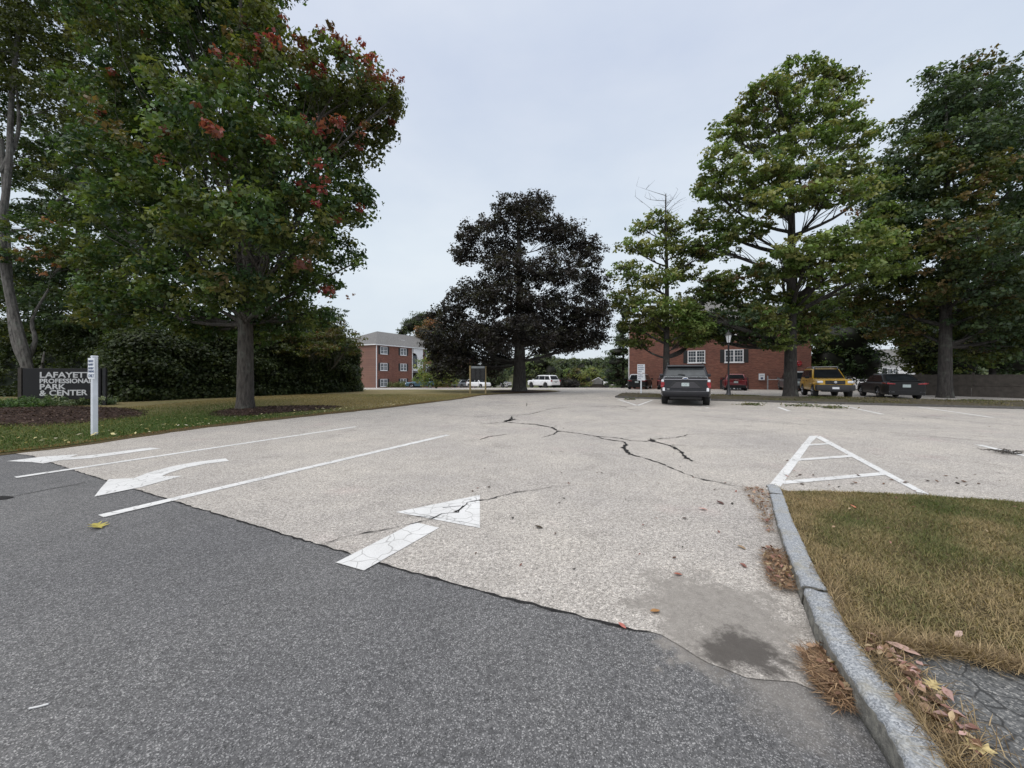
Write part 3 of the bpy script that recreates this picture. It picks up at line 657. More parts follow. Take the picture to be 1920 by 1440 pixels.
# debris on the inner side of the kerb beside the old walk
m = 90; base = np.array([GI(*p) for p in [(1650, 1215), (1700, 1260), (1760, 1330), (1820, 1400)]]); t = rng.uniform(0, 1, m)**1.4*3; i = np.minimum(t.astype(int), 2)
P = base[i]*(1-(t-i))[:, None]+base[i+1]*(t-i)[:, None]+rng.normal(0, .035, (m, 2))
v, f, c = leaf_quads(np.stack([P[:, 0], P[:, 1], np.full(m, .14)+rng.uniform(0, .02, m)], 1), .045, BR+[(.46, .30, .27)]*2, .3, .35)
tag(mesh_np('leaf_litter', v, f, M['dry'], col=c), 'pinkish and brown leaves lying along the kerb on the worn asphalt walk', 'leaf litter', kind='stuff')
for (P, hh), lab in zip(CH, ('dark bark chips covering the bed in front of the entrance sign', 'dark bark chips and twigs around the foot of the big maple')):
    from_z = []
    dg_ = bpy.context.evaluated_depsgraph_get()
    for p in P:
        r_ = SC.ray_cast(dg_, Vector((p[0], p[1], 3)), Vector((0, 0, -1))); from_z.append(r_[1].z if r_[0] else .05)
    v, f, c = leaf_quads(np.stack([P[:, 0], P[:, 1], np.array(from_z)+.012], 1), .085, [(.045, .028, .022), (.09, .055, .042), (.02, .013, .010), (.13, .09, .07), (.06, .035, .028)], .5, .1, .35)
    tag(mesh_np('bark_chips', v, f, M['dry'], col=c), lab, 'bark mulch', kind='stuff')
# small scattered leaves
def scatter(label, P, z, size, cols, flat=.25):
    v, f, c = leaf_quads(np.stack([P[:, 0], P[:, 1], z], 1), size, cols, flat, .2)
    tag(mesh_np('fallen_leaves', v, f, M['dry'], col=c), label, 'fallen leaves', kind='stuff')
px = rng.uniform(880, 2300, 300); py = 745+rng.uniform(0, 1, 300)**2.2*330; P = np.array([G(a, b) for a, b in zip(px, py)])
P = P[~inpoly(P, isl)]; P = P[(P[:, 1] > 4.2) | (rng.uniform(0, 1, len(P)) < .3)]; scatter('small dark leaves scattered across the light parking lot', P, zg(P[:, 1])+.012, .042, [(.07, .05, .04), (.12, .07, .05), (.05, .045, .04), (.22, .10, .08)])
px = rng.uniform(0, 760, 420); py = 1025 - (px*.33) - 0; n = 520
P = []
while len(P) < n:
    q = rng.uniform(0, 1, 2); s_ = lawn_edge[1]*(1-q[0])+lawn_edge[8]*q[0]; p = s_+rng.normal(0, 1.2, 2)
    P.append(p)
P = np.array(P); P = P[inpoly(P, list(lawn_edge)+list(lawn_far))]
scatter('pale yellow leaves scattered over the left lawn and mulch bed', P, zg(P[:, 1])+.085, .085, [(.55, .48, .25), (.62, .56, .36), (.42, .33, .15), (.5, .45, .35)])
P = np.stack([rng.uniform(1.8, 6.5, 60), rng.uniform(1.9, 4.3, 60)], 1); P = P[inpoly(P, isl)]
scatter('few brown leaves caught in the island grass', P, np.array([hI(y) for y in P[:, 1]])+.025, .038, BR)
px = rng.uniform(1500, 2050, 60); py = rng.uniform(892, 912, 60); P = np.array([G(a, b) for a, b in zip(px, py)])
scatter('dark curled leaves gathered inside the hatched triangle', P[:26], np.full(26, .016), .07, [(.07, .045, .035), (.14, .08, .05)])

OAK = [(0, -.5), (.03, -.3), (.10, -.26), (.34, -.34), (.22, -.14), (.12, -.08), (.42, .0), (.20, .12), (.13, .16), (.30, .34), (.12, .32), (0, .5)]
OAK = OAK+[(-x, y) for x, y in OAK[-2:0:-1]]
OVAL = [(0, -.5), (.12, -.36), (.24, -.1), (.22, .15), (.10, .36), (0, .5), (-.10, .36), (-.23, .14), (-.22, -.12), (-.11, -.36)]
def one_leaf(px, py, size, rz, shape, col, label, z=None, tilt=.12, grp='single leaves lying on the pavement'):
    hh = z if z is not None else 0.0
    p = G(px, py) if z is None else GI(px, py)
    me = bpy.data.meshes.new('fallen_leaf'); n_ = len(shape)
    pts = [(0, 0, .012)]+[(x*size, y*size, .006+abs(x)*size*.35+abs(y)*size*.12) for x, y in shape]
    me.from_pydata(pts, [], [(0, i+1, (i+1) % n_+1) for i in range(n_)])
    a = me.attributes.new('leafcol', 'FLOAT_COLOR', 'POINT')
    for i in range(len(pts)): kk = 1+.25*math.sin(i*2.1); a.data[i].color = (col[0]*kk, col[1]*kk, col[2]*kk, 1)
    o = link('fallen_leaf', me, M['dry']); o.location = (p[0], p[1], hh+.006 if z is None else hI(p[1])+.004); o.rotation_euler = (tilt, tilt*.5, rz)
    so_ = o.modifiers.new('s', 'SOLIDIFY'); so_.thickness = .0012
    tag(o, label, 'leaf', grp); return o
one_leaf(183, 990, .17, 1.2, OAK, (.42, .36, .10), 'yellow-green leaf on the dark road below the second lane line')
one_leaf(1228, 1150, .07, 1.9, OVAL, (.38, .20, .08), 'tan leaf on the light pavement above the sandy patch')
one_leaf(1166, 1177, .055, .6, OVAL, (.45, .16, .13), 'small red leaf lying on the pavement joint')
one_leaf(1271, 1080, .06, 1.5, OVAL, (.34, .12, .08), 'reddish leaf in the middle of the light pavement right of the straight arrow')
one_leaf(1010, 991, .085, 1.0, OVAL, (.06, .045, .03), 'dark brown leaf right of the straight arrow head')
one_leaf(1350, 945, .10, .3, OVAL, (.10, .05, .04), 'dark leaf just left of the litter at the kerb tip')
one_leaf(1318, 957, .09, 1.3, OVAL, (.50, .30, .26), 'pink leaf on the pavement left of the kerb tip')
one_leaf(1390, 1029, .07, .5, OVAL, (.33, .23, .14), 'light brown leaf on the sandy streak near the gutter')
one_leaf(1692, 1222, .115, .9, OVAL, (.50, .34, .29), 'large pink oval leaf at the corner of the worn walk', z=1)
one_leaf(1748, 1290, .075, -1.1, OAK, (.50, .40, .20), 'yellow lobed oak leaf on the worn asphalt walk, upper of two', z=1)
one_leaf(1836, 1410, .085, -2.2, OAK, (.54, .44, .22), 'yellow lobed oak leaf near the bottom of the kerb, lower of two', z=1)
one_leaf(1797, 1192, .05, -1.3, OVAL, (.44, .32, .27), 'greyish pink leaf in the grass just above the walk', z=1, tilt=.5)
one_leaf(1600, 952, .07, .2, OVAL, (.55, .20, .12), 'orange red leaf in the island grass near its far edge', z=1, tilt=.3)
q = G(73, 1327); mb = MB(); mb.tube([(-.028, -.01, .005), (0, 0, .0045), (.026, .012, .005)], .0038, 8); o = mb.build('cigarette_end', M['letter']); o.location = (q[0], q[1], .001)
tag(o, 'short white cigarette end on the dark road at bottom left', 'cigarette')
# twig bundles and torn leafy branches on the lot
def twigs(name, px, py, rad, n_, label, leafy=0, cat='fallen branch', grp=None):
    c0 = G(px, py); mb = MB()
    for _ in range(n_):
        a = rng.uniform(0, 6.28); s_ = rng.normal(0, rad*.3, 2); L = rad*rng.uniform(.6, 1.6); b_ = rng.normal(0, .25)
        P_ = [(s_[0]+math.cos(a+b_*k_)*L*(k_/3-.5), s_[1]+math.sin(a+b_*k_)*L*.5*(k_/3-.5), .012+abs(rng.normal(0, .03))) for k_ in range(4)]
        mb.tube(P_, [.007, .006, .004, .002], 4)
    t_ = thing(name, label, cat, (c0[0], c0[1], .012), group=grp); mb.build('twigs', M['bark'], t_)
    if leafy:
        P_ = np.stack([rng.normal(0, rad*.6, leafy), rng.normal(0, rad*.3, leafy), np.abs(rng.normal(.04, .04, leafy))], 1)
        v_, f_, c_ = leaf_quads(P_, .10, [(.06, .09, .025), (.10, .13, .04), (.16, .14, .06)], .5, .3); mesh_np('leaves', v_, f_, M['leaf'], t_, col=c_)
twigs('twig_bundle', 1888, 852, .30, 26, 'tangle of reddish brown twigs on the parking line at the right edge')
twigs('fallen_branch', 1408, 760, .5, 8, 'leafy green branch torn off near the short white line', 160, grp='torn branches along the median')
twigs('fallen_branch', 1560, 766, .5, 8, 'leafy branch lying in front of the yellow car', 120, grp='torn branches along the median')
twigs('fallen_branch', 1505, 762, .7, 8, 'loose green sprig below the tall oak trunk', 120, grp='torn branches along the median')
twigs('fallen_branch', 1182, 750, .4, 8, 'dark twiggy branch inside the white V marking', 60, grp='torn branches along the median')
# ================================================================== TREES
GREENS = {
 'maple': [(.040, .075, .022), (.055, .095, .028), (.075, .105, .030), (.12, .17, .045), (.045, .085, .040), (.13, .15, .045), (.085, .14, .05)],
 'olive': [(.060, .080, .020), (.085, .105, .026), (.11, .115, .035), (.050, .065, .020)],
 'oak': [(.095, .15, .038), (.135, .20, .055), (.19, .245, .08), (.11, .145, .045), (.23, .24, .09)],
 'dark': [(.042, .072, .036), (.062, .100, .046), (.085, .125, .058), (.045, .066, .034)],
 'beech': [(.026, .024, .024), (.040, .035, .033), (.046, .046, .034), (.026, .022, .022)],
 'far': [(.060, .085, .040), (.080, .105, .050), (.10, .12, .055), (.05, .07, .035)],
 'yellow': [(.16, .19, .06), (.20, .21, .07), (.14, .17, .05)],
 'rust': [(.22, .10, .05), (.30, .14, .07), (.18, .12, .05)],
 'red': [(.20, .04, .042), (.24, .07, .055), (.15, .055, .04), (.11, .075, .03)],
 'bronze': [(.11, .08, .035), (.10, .09, .03), (.14, .10, .045)],
}
def leaves(C, per, crad, flat, size, pal, asp=.62, droop=.0):
    """leaf faces around clump centres C (n,3); per leaves each; one colour family per clump"""
    n = len(C)*per; cc = np.repeat(C, per, 0)
    off = rng.normal(0, 1, (n, 3)); off /= np.linalg.norm(off, axis=1)[:, None]; off *= (rng.uniform(0, 1, n)**.45)[:, None]
    off *= np.repeat(crad*rng.uniform(.6, 1.35, len(C)), per)[:, None]; off[:, 2] *= flat
    p = cc+off
    nm = off/np.array([1, 1, max(flat, .2)])*.9/crad+rng.normal(0, .55, (n, 3)); nm[:, 2] += .55
    nm /= np.linalg.norm(nm, axis=1)[:, None]
    a = rng.normal(0, 1, (n, 3)); a[:, 2] -= droop; a -= nm*np.sum(a*nm, 1)[:, None]; a /= np.linalg.norm(a, axis=1)[:, None]; b = np.cross(nm, a)
    s = size*rng.uniform(.4, 1.5, n)[:, None]
    v = np.stack([p-a*s*.5, p-b*s*asp*.5+a*s*.05, p+a*s*.5, p+b*s*asp*.5+a*s*.05], 1).reshape(-1, 3)
    f = np.arange(n*4).reshape(-1, 4)
    pal = np.array(pal); base = pal[rng.integers(0, len(pal), len(C))]*rng.uniform(.8, 1.25, len(C))[:, None]
    col = np.repeat(base, per, 0)*rng.uniform(.72, 1.3, n)[:, None]
    return v, f, np.repeat(col, 4, 0)
def limb(a, b, n=6, sag=.12, wob=.05):
    a, b = np.array(a, float), np.array(b, float); L = np.linalg.norm(b-a); P = []
    w1 = rng.normal(0, wob*L, 3); w1[2] *= .5
    for i in range(n+1):
        t = i/n; q = a*(1-t)+b*t; q = q+w1*math.sin(t*math.pi); q[2] += -sag*L*math.sin(t*math.pi)*.5+0; P.append(q)
    return P
def tree(name, label, px, Y, lobes, trunk_r, nclump, per, lsize, pal, bark, group=None, x0=None, top=None, crad=.42, flat=.6, cat='tree', lean=(0, 0), limbs=1.0, bare=0, fork=None, accents=(), shell=.45, trunk_label=None, dz=0, core=0, flare=1.5, size_jit=0, stems=None, twig=.011, rise=.55, spots=0):
    bxy = np.array([(px-960)/F*Y, Y]); zb = float(zg(Y))+dz; base = np.array([bxy[0], bxy[1], zb])
    root = thing(name, label, cat, tuple(base), group=group)
    L = []
    for lb in lobes:
        lx, ly, rx, ry = lb[:4]; dY = lb[4] if len(lb) > 4 else 0; y = Y+dY; k = y/F
        L.append((np.array([(lx-960)*k, y, H+(HY-ly)*k])-base, np.array([rx*k, (rx+ry)/2*k*(lb[5] if len(lb) > 5 else 1), ry*k])))
    topz = max(c[2] for c, r in L)*.93 if top is None else H+(HY-top)*Y/F-zb
    # trunk
    mb = MB(); nT = 14; T = []
    for i in range(nT+1):
        t = i/nT; T.append(np.array([lean[0]*t*topz+.10*math.sin(t*5)*t, lean[1]*t*topz+.08*math.cos(t*4)*t-.08*t, topz*t-.15*(i == 0)]))
    rad = [trunk_r*(1+(flare-1)*math.exp(-t*topz/ .35))*(1-t)**.85+.02 for t in np.linspace(0, 1, nT+1)]
    # denser rings near the foot
    T = [np.array([0, 0, -.15]), np.array([0, 0, .12])+T[1]*.0, T[0]*0+np.array([0, 0, .45])]+T[1:]
    rad = [trunk_r*flare, trunk_r*(1+(flare-1)*.55), trunk_r*(1+(flare-1)*.18)]+rad[1:]
    T[2][:2] = T[3][:2]*.3
    if stems is None: mb.tube(T, rad, 12)
    ends = []
    def tat(z):
        for i in range(len(T)-1):
            if T[i+1][2] >= z: t = (z-T[i][2])/(T[i+1][2]-T[i][2]+1e-9); return T[i]*(1-t)+T[i+1]*t, rad[i]*(1-t)+rad[i+1]*t
        return T[-1], rad[-1]
    stemlines = []
    if stems:
        for sp in stems:
            P = [np.array([(sx-960)/F*Y, Y+d_, H+(HY-sy)*Y/F])-base for sx, sy, d_ in sp[1]]; r_ = np.linspace(sp[0], sp[0]*.35, len(P)*3-2)
            P = smoothline(P, 3)[:len(P)*3-2]; mb.tube(P, list(r_[:len(P)]), 9); stemlines += [(p, r) for p, r in zip(P, r_)]
    bm_ = []
    for c, r in L:
        hd = math.hypot(c[0], c[1]); z0 = min(max(c[2]-rise*hd-.2*r[2], topz*.16), topz*.9)
        if fork: z0 = max(fork+.1, min(z0, fork+rng.uniform(0, 1.4)))
        if stemlines:
            q = min(stemlines, key=lambda s: np.linalg.norm(s[0]-c)+.5*abs(s[0][2]-c[2]+.5*hd)); a, ra = q[0], q[1]*.6
        else: a, ra = tat(z0)
        P = limb(a, c, 7, .10, .05); r0 = min(ra*.55, .035*max(1.0, np.linalg.norm(c-a)))*limbs
        mb.tube(P, list(np.linspace(r0, r0*.3, len(P))), 6); ends.append((P, r0))
    # clump centres
    area = np.array([(r[0]*r[1]+r[1]*r[2]+r[0]*r[2]) for c, r in L]); cnt = np.maximum(2, (nclump*area/area.sum()).astype(int))
    allC = []
    for (c, r), m, (P, r0) in zip(L, cnt, ends):
        d = rng.normal(0, 1, (m, 3)); d /= np.linalg.norm(d, axis=1)[:, None]
        rr = shell+(1-shell)*rng.uniform(0, 1, m)**.6; C = c+d*r*(rr*rng.uniform(.85, 1.12, m))[:, None]
        allC.append(C)
        for q in C[::max(1, int(len(C)/14))]:
            a = P[rng.integers(2, len(P))]; LL = np.linalg.norm(q-a)
            mb.tube(limb(a, q, 3, -.1, .07), [max(twig*1.3, r0*.28), max(twig, r0*.17), twig*.8, twig*.5], 4, False)
    for _ in range(bare):                                  # dead twigs above the crown
        a, ra = tat(topz*rng.uniform(.72, 1)); q = a+np.array([rng.normal(0, 1.1), rng.normal(0, .8), rng.uniform(.2, 1.1)])
        P = limb(a, q, 4, -.05, .08); mb.tube(P, [.022, .018, .013, .009, .004], 4, False)
        for _k in range(4):
            a2 = P[rng.integers(1, 5)]; mb.tube([a2, a2+np.array([rng.normal(0, .35), rng.normal(0, .3), rng.uniform(.1, .5)])], [.009, .003], 3, False)
    mb.build('trunk', bark, root, smooth=True)
    C = np.concatenate(allC); C[:, 2] = np.maximum(C[:, 2], .35)
    sel = rng.permutation(len(C)); fams = [pal] if not isinstance(pal, dict) else list(pal)
    V_, F_, K_ = [], [], []; n0 = 0
    if isinstance(pal, dict):
        names = list(pal); wts = np.array([pal[k] for k in names]); wts = wts/wts.sum(); fam = vnoise(C[:, :2]*1.0+C[:, 2:3]*.7, .55, 5)+rng.normal(0, .35, len(C)); order = np.argsort(fam); b_ = np.floor(np.cumsum(wts)*len(C)).astype(int); a_ = 0
        sets = []
        for nm_, bb in zip(names, b_): sets.append((C[order[a_:bb]], GREENS[nm_])); a_ = bb
    else: sets = [(C, GREENS[pal])]
    acc = []
    for ax, ay, arad, adY, apal in accents:                # clumps turned in autumn colour at the tips
        k = (Y+adY)/F; ac = np.array([(ax-960)*k, Y+adY, H+(HY-ay)*k])-base
        Ca = ac+rng.normal(0, 1, (max(3, int(arad*k*9)), 3))*arad*k*.7; acc.append((Ca, GREENS[apal]))
    if spots:
        ok = C[(C[:, 2] > .38*topz) & (C[:, 0] > -1.5+rng.normal(0, 2, len(C))) & (C[:, 1] < 1)]
        for q_ in ok[rng.permutation(len(ok))[:spots]]: acc.append((q_[None]+np.array([[.15, -.25, .1]]), GREENS['red']))
    for S, pl, pr, cr in [(a, b, per, crad) for a, b in sets]+[(a, b, max(8, int(per*.42)), crad*.55) for a, b in acc]:
        if not len(S): continue
        v, f, c = leaves(S, pr, cr, flat, lsize, pl, droop=.4); V_.append(v); F_.append(f+n0); K_.append(c); n0 += len(v)
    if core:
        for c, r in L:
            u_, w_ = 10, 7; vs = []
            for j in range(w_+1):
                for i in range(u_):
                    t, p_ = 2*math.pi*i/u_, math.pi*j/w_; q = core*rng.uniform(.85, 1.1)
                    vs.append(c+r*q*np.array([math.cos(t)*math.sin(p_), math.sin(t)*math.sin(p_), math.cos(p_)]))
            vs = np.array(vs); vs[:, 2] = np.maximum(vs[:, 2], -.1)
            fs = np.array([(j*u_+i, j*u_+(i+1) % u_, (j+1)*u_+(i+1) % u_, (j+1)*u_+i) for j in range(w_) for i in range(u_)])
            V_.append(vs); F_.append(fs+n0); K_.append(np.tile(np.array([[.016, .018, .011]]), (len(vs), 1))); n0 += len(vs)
    mesh_np('crown', np.concatenate(V_), np.concatenate(F_), M['leaf'], root, col=np.concatenate(K_))
    return root
MED = .12
# the big red-tipped maple on the lawn
tree('maple_tree', 'big dense maple with red tipped leaves on the lawn in front of the dark hedge', 460, 14.6,
     [(300, 60, 150, 110, 0), (430, 50, 110, 90, 2), (545, 165, 95, 80, 0), (640, 150, 75, 65, -1), (700, 200, 60, 65, 1), (640, 280, 75, 60, 1), (520, 300, 110, 80, -2), (400, 220, 120, 90, -3), (260, 230, 110, 100, 1), (215, 300, 80, 60, -1),
      (650, 380, 62, 50, 0), (560, 420, 100, 70, -2), (430, 420, 120, 70, -3.5), (300, 390, 110, 80, -1), (210, 400, 80, 70, 1.5), (625, 470, 52, 32, 1), (550, 530, 80, 45, 0), (430, 545, 90, 45, -2), (330, 520, 80, 50, -1), (575, 590, 50, 26, 0),
      (300, -70, 160, 80, 0), (430, -80, 120, 90, 1), (400, 330, 150, 120, 2.5), (490, 620, 60, 22, 1), (400, 610, 55, 25, 1.5), (230, 500, 70, 60, 1), (480, 60, 55, 60, 0), (735, 185, 28, 26, 0), (672, 490, 18, 10, 0), (250, 560, 90, 50, 1), (360, 600, 80, 32, 1), (200, 580, 60, 40, 2), (520, 590, 80, 34, 1.5), (600, 230, 70, 60, 1.5), (470, 480, 120, 60, 2)],
     .27, 3400, 50, .155, {'olive': 1.0, 'maple': 3.2}, M['bark'], crad=.40, flat=.75, fork=3.2, flare=1.45, limbs=.62, shell=.35, spots=60,
     accents=[(640, 78, 15, -1.5, 'red'), (628, 68, 12, -1, 'red'), (585, 112, 16, -2, 'red'), (598, 122, 12, -2, 'red'), (700, 120, 14, -1, 'red'), (712, 130, 16, -1.2, 'red'), (735, 150, 16, -.5, 'red'), (722, 165, 14, -1, 'red'), (596, 230, 18, -2.6, 'red'), (635, 236, 13, -2.4, 'red'), (672, 232, 14, -2, 'red'), (605, 350, 17, -2.4, 'red'), (615, 395, 14, -1.8, 'red'), (618, 412, 10, -1.8, 'red'), (588, 455, 13, -3, 'bronze'), (225, 250, 30, -3.5, 'bronze'), (190, 225, 20, -3.5, 'bronze'), (405, 508, 16, -4.2, 'bronze'), (520, 85, 13, -2, 'red'), (487, 82, 12, -1.6, 'red'), (574, 497, 11, -2.8, 'red'), (398, 245, 10, -5, 'red'), (570, 85, 12, -1, 'red'), (660, 90, 12, -1.4, 'red'), (676, 105, 11, -1.4, 'red'), (612, 545, 9, -1, 'red'), (455, 130, 10, -2, 'red')])
# grey-stemmed tree behind the sign
tree('maple_tree', 'tall tree with several grey stems rising behind the dark entrance sign', 52, 20.5,
     [(40, 110, 100, 70, 0), (150, 60, 120, 70, 1), (-60, 60, 90, 90, 0), (60, 20, 110, 60, 1), (130, 190, 80, 45, 0), (-20, 190, 60, 40, 0), (40, 290, 50, 25, 2), (120, 330, 60, 25, 1), (70, 430, 60, 28, -1), (150, 470, 70, 35, 0), (30, 480, 50, 30, 0), (200, 380, 50, 40, 1), (170, 250, 50, 35, 2), (60, -80, 200, 70, 0), (-60, 260, 50, 60, 1)],
     .3, 1900, 42, .15, {'olive': 1.5, 'maple': 1}, M['bark_grey'], crad=.42, flat=.5, limbs=.8, group='trees behind the entrance sign',
     stems=[(.26, [(64, 745, 0), (52, 690, 0), (30, 640, 0), (5, 560, .3), (-10, 430, .5), (-20, 250, .5)]), (.24, [(64, 745, 0), (58, 660, -.3), (38, 560, -.4), (26, 450, -.5), (34, 330, -.4), (22, 180, 0), (34, 60, 0)]), (.13, [(44, 690, 0), (66, 640, 0), (60, 600, 0), (78, 540, .3)]), (.12, [(20, 330, -.4), (34, 250, 0), (30, 150, 0)]), (.10, [(60, 720, 0), (90, 690, -.3), (96, 660, -.3)]), (.07, [(24, 440, -.4), (60, 420, .2), (110, 350, .4), (170, 320, .6)])],
     accents=[(70, 485, 34, -1.5, 'rust'), (45, 470, 22, -1.2, 'rust'), (105, 470, 26, -1, 'bronze')])
tree('pine_tree', 'dark spreading evergreen with level boughs between the grey stemmed tree and the maple', 150, 25,
     [(130, 290, 90, 18, 0), (80, 340, 110, 16, 0), (160, 400, 90, 16, 1), (70, 400, 80, 16, 0), (60, 560, 110, 30, -1), (150, 590, 110, 35, -2), (230, 570, 90, 40, 0), (40, 620, 90, 30, 0), (120, 640, 100, 30, 0), (240, 640, 90, 35, 0), (170, 490, 90, 22, 1), (110, 240, 70, 20, 1), (260, 470, 70, 40, 0), (210, 200, 80, 50, 1), (60, 505, 80, 28, 0), (110, 530, 80, 28, 1), (20, 540, 60, 30, 1)],
     .28, 1900, 40, .18, {'dark': 3, 'olive': 1}, M['bark_dark'], crad=.55, flat=.35, group='trees behind the entrance sign')
# hedge and shrubs along the back of the lawn
def hedge(name, label, pts, hgt, dep, nclump, pal, per=30, group=None, lsize=.16, top_extra=None):
    pts = [np.array(p, float) for p in pts]; b = pts[0]; root = thing(name, label, 'hedge', (b[0], b[1]), group=group); z0 = float(zg(b[1]))
    cum_ = [0]; [cum_.append(cum_[-1]+np.linalg.norm(q-p)) for p, q in zip(pts[:-1], pts[1:])]; Lh = cum_[-1]
    def at(d): 
        i = min(np.searchsorted(cum_, d, 'right')-1, len(pts)-2); t = (d-cum_[i])/(cum_[i+1]-cum_[i]); return pts[i]*(1-t)+pts[i+1]*t, (pts[i+1]-pts[i])/np.linalg.norm(pts[i+1]-pts[i])
    hf = lambda d: hgt[0]+(hgt[1]-hgt[0])*d/Lh
    C = []
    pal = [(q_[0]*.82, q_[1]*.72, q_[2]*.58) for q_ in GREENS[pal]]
    for _ in range(nclump):
        d = rng.uniform(0, Lh); p, t = at(d); n_ = np.array([t[1], -t[0]]); h = hf(d)*(1+.10*math.sin(d*1.7)+.06*math.sin(d*4.1)); a = rng.uniform(-.15, 1.1)*math.pi*.5 if rng.uniform() < .93 else rng.uniform(math.pi*.5, math.pi)
        e = 1.0
        if d < .9*dep: e = math.sqrt(max(.05, 1-((.9*dep-d)/(.9*dep))**2))
        if Lh-d < dep: e = math.sqrt(max(.05, 1-((dep-(Lh-d))/dep)**2))
        z = h*e*max(0.02, min(1, math.sin(max(a, 0))**.6 if a > 0 else rng.uniform(0, .5))); o_ = dep*e*math.cos(a)*(1+.12*math.sin(d*2.3+z*2)+.1*math.sin(z*4+d))
        if a <= 0: o_ = dep*e; z = rng.uniform(.02, .6)
        q = p+n_*o_; C.append((q[0]-b[0], q[1]-b[1], z))
    v, f, c = leaves(np.array(C), per, .42, .7, lsize, GREENS[pal] if isinstance(pal, str) else pal)
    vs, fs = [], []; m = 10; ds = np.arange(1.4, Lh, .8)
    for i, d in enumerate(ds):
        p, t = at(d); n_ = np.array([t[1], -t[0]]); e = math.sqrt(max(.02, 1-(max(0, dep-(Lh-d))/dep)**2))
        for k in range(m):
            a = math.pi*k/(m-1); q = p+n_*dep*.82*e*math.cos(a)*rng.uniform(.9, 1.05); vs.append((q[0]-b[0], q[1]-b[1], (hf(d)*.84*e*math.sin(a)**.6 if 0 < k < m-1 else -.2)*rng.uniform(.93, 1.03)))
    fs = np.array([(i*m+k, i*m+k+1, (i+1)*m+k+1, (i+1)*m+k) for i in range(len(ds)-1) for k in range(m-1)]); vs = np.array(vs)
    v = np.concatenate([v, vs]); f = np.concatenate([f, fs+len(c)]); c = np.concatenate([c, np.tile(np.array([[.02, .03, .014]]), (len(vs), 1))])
    mesh_np('foliage', v, f, M['leaf'], root, col=c); return root
hp = [G(200, 757)+np.array([-1.5, 1.0]), G(330, 750)+np.array([-1.5, 1.2]), G(480, 744)+np.array([-1.6, 1.2]), G(600, 738.5)+np.array([-1.6, 1.2]), G(690, 733.6)+np.array([-1.5, .6])]
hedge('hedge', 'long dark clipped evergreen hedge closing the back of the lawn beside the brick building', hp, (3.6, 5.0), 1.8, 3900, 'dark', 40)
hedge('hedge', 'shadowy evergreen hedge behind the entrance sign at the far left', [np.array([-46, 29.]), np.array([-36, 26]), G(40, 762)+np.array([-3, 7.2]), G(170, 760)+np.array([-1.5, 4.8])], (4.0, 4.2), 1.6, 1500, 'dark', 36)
tree('japanese_maple', 'low spreading tree with orange tinged layers and bare grey branches above the hedge', 585, 29.5,
     [(640, 628, 40, 16, -2), (600, 605, 45, 16, -1), (560, 632, 60, 18, -3), (650, 650, 30, 14, -3), (510, 640, 50, 20, -4), (615, 588, 36, 14, 0), (580, 655, 60, 14, -4), (540, 600, 50, 18, -1)],
     .16, 420, 34, .15, {'olive': 2, 'bronze': 1.2, 'dark': 1}, M['bark_grey'], crad=.42, flat=.4, dz=0, bare=14, cat='tree', top=575,
     accents=[(500, 658, 16, -1.5, 'rust'), (535, 645, 16, -2, 'rust'), (590, 625, 15, -2, 'rust'), (650, 652, 10, -2, 'rust'), (480, 660, 10, -2, 'rust'), (610, 585, 16, -1, 'bronze'), (655, 555, 9, 0, 'rust')])
# copper beech at the tip of the lawn
tree('copper_beech', 'broad dark purple copper beech standing alone at the end of the lawn', 974, 29.5,
     [(967, 388, 48, 26, 0), (1012, 380, 30, 18, 1), (925, 420, 35, 20, 0), (885, 440, 32, 22, -1), (1000, 425, 65, 28, 0), (872, 478, 30, 24, 0), (940, 470, 50, 28, 1), (1060, 445, 45, 32, 0), (1105, 475, 34, 34, 0), (960, 510, 65, 36, -1), (1040, 505, 60, 36, -2), (1110, 535, 38, 36, 1), (885, 555, 52, 32, 0), (950, 565, 70, 36, -2), (1035, 580, 75, 38, -1), (1105, 595, 42, 34, -1), (848, 590, 38, 26, 0), (905, 625, 60, 34, -2), (850, 640, 48, 40, 0), (818, 640, 28, 30, 1), (1060, 625, 55, 16, -1), (1000, 615, 60, 30, 2), (930, 665, 42, 24, 2), (862, 680, 40, 26, -1), (830, 685, 26, 30, 1), (915, 690, 30, 20, 3), (808, 590, 14, 8, 0), (1120, 632, 22, 14, 0), (1085, 642, 50, 14, 0), (1128, 590, 22, 30, 0), (1040, 650, 50, 14, 1), (845, 660, 40, 30, 1), (930, 640, 44, 18, -3.5), (1010, 636, 46, 16, -3.5), (970, 612, 50, 22, -4)],
     .50, 4300, 30, .17, 'beech', M['bark_dark'], crad=.42, flat=.7, flare=1.6, shell=.25, limbs=.5, twig=.016, rise=.3)
# three oaks on the median
tree('oak_tree', 'small thin topped oak with bare twigs behind the grey sport utility vehicle', 1249, 25.2,
     [(1240, 412, 26, 18, 0), (1205, 425, 24, 14, 0), (1265, 430, 26, 16, 1), (1185, 462, 28, 16, 0), (1235, 465, 40, 20, -1), (1285, 465, 34, 20, 0), (1325, 470, 24, 16, 0), (1175, 510, 32, 20, 0), (1225, 520, 50, 22, -1.5), (1280, 510, 36, 24, 1), (1172, 560, 30, 28, 0), (1215, 575, 52, 26, -1.5), (1265, 585, 50, 28, -1), (1195, 612, 42, 20, 0), (1300, 610, 44, 22, -1), (1240, 620, 50, 18, 1), (1300, 560, 34, 22, 1), (1335, 540, 24, 30, 1), (1300, 632, 34, 14, 1), (1195, 640, 36, 12, 0), (1280, 642, 36, 10, 0), (1340, 600, 26, 22, 2)],
     .21, 900, 28, .19, {'oak': 2.2, 'yellow': .7, 'olive': 1.2}, M['bark_dark'], group='oaks on the median strip', crad=.42, flat=.45, bare=26, top=365, flare=1.35, dz=MED, twig=.016)
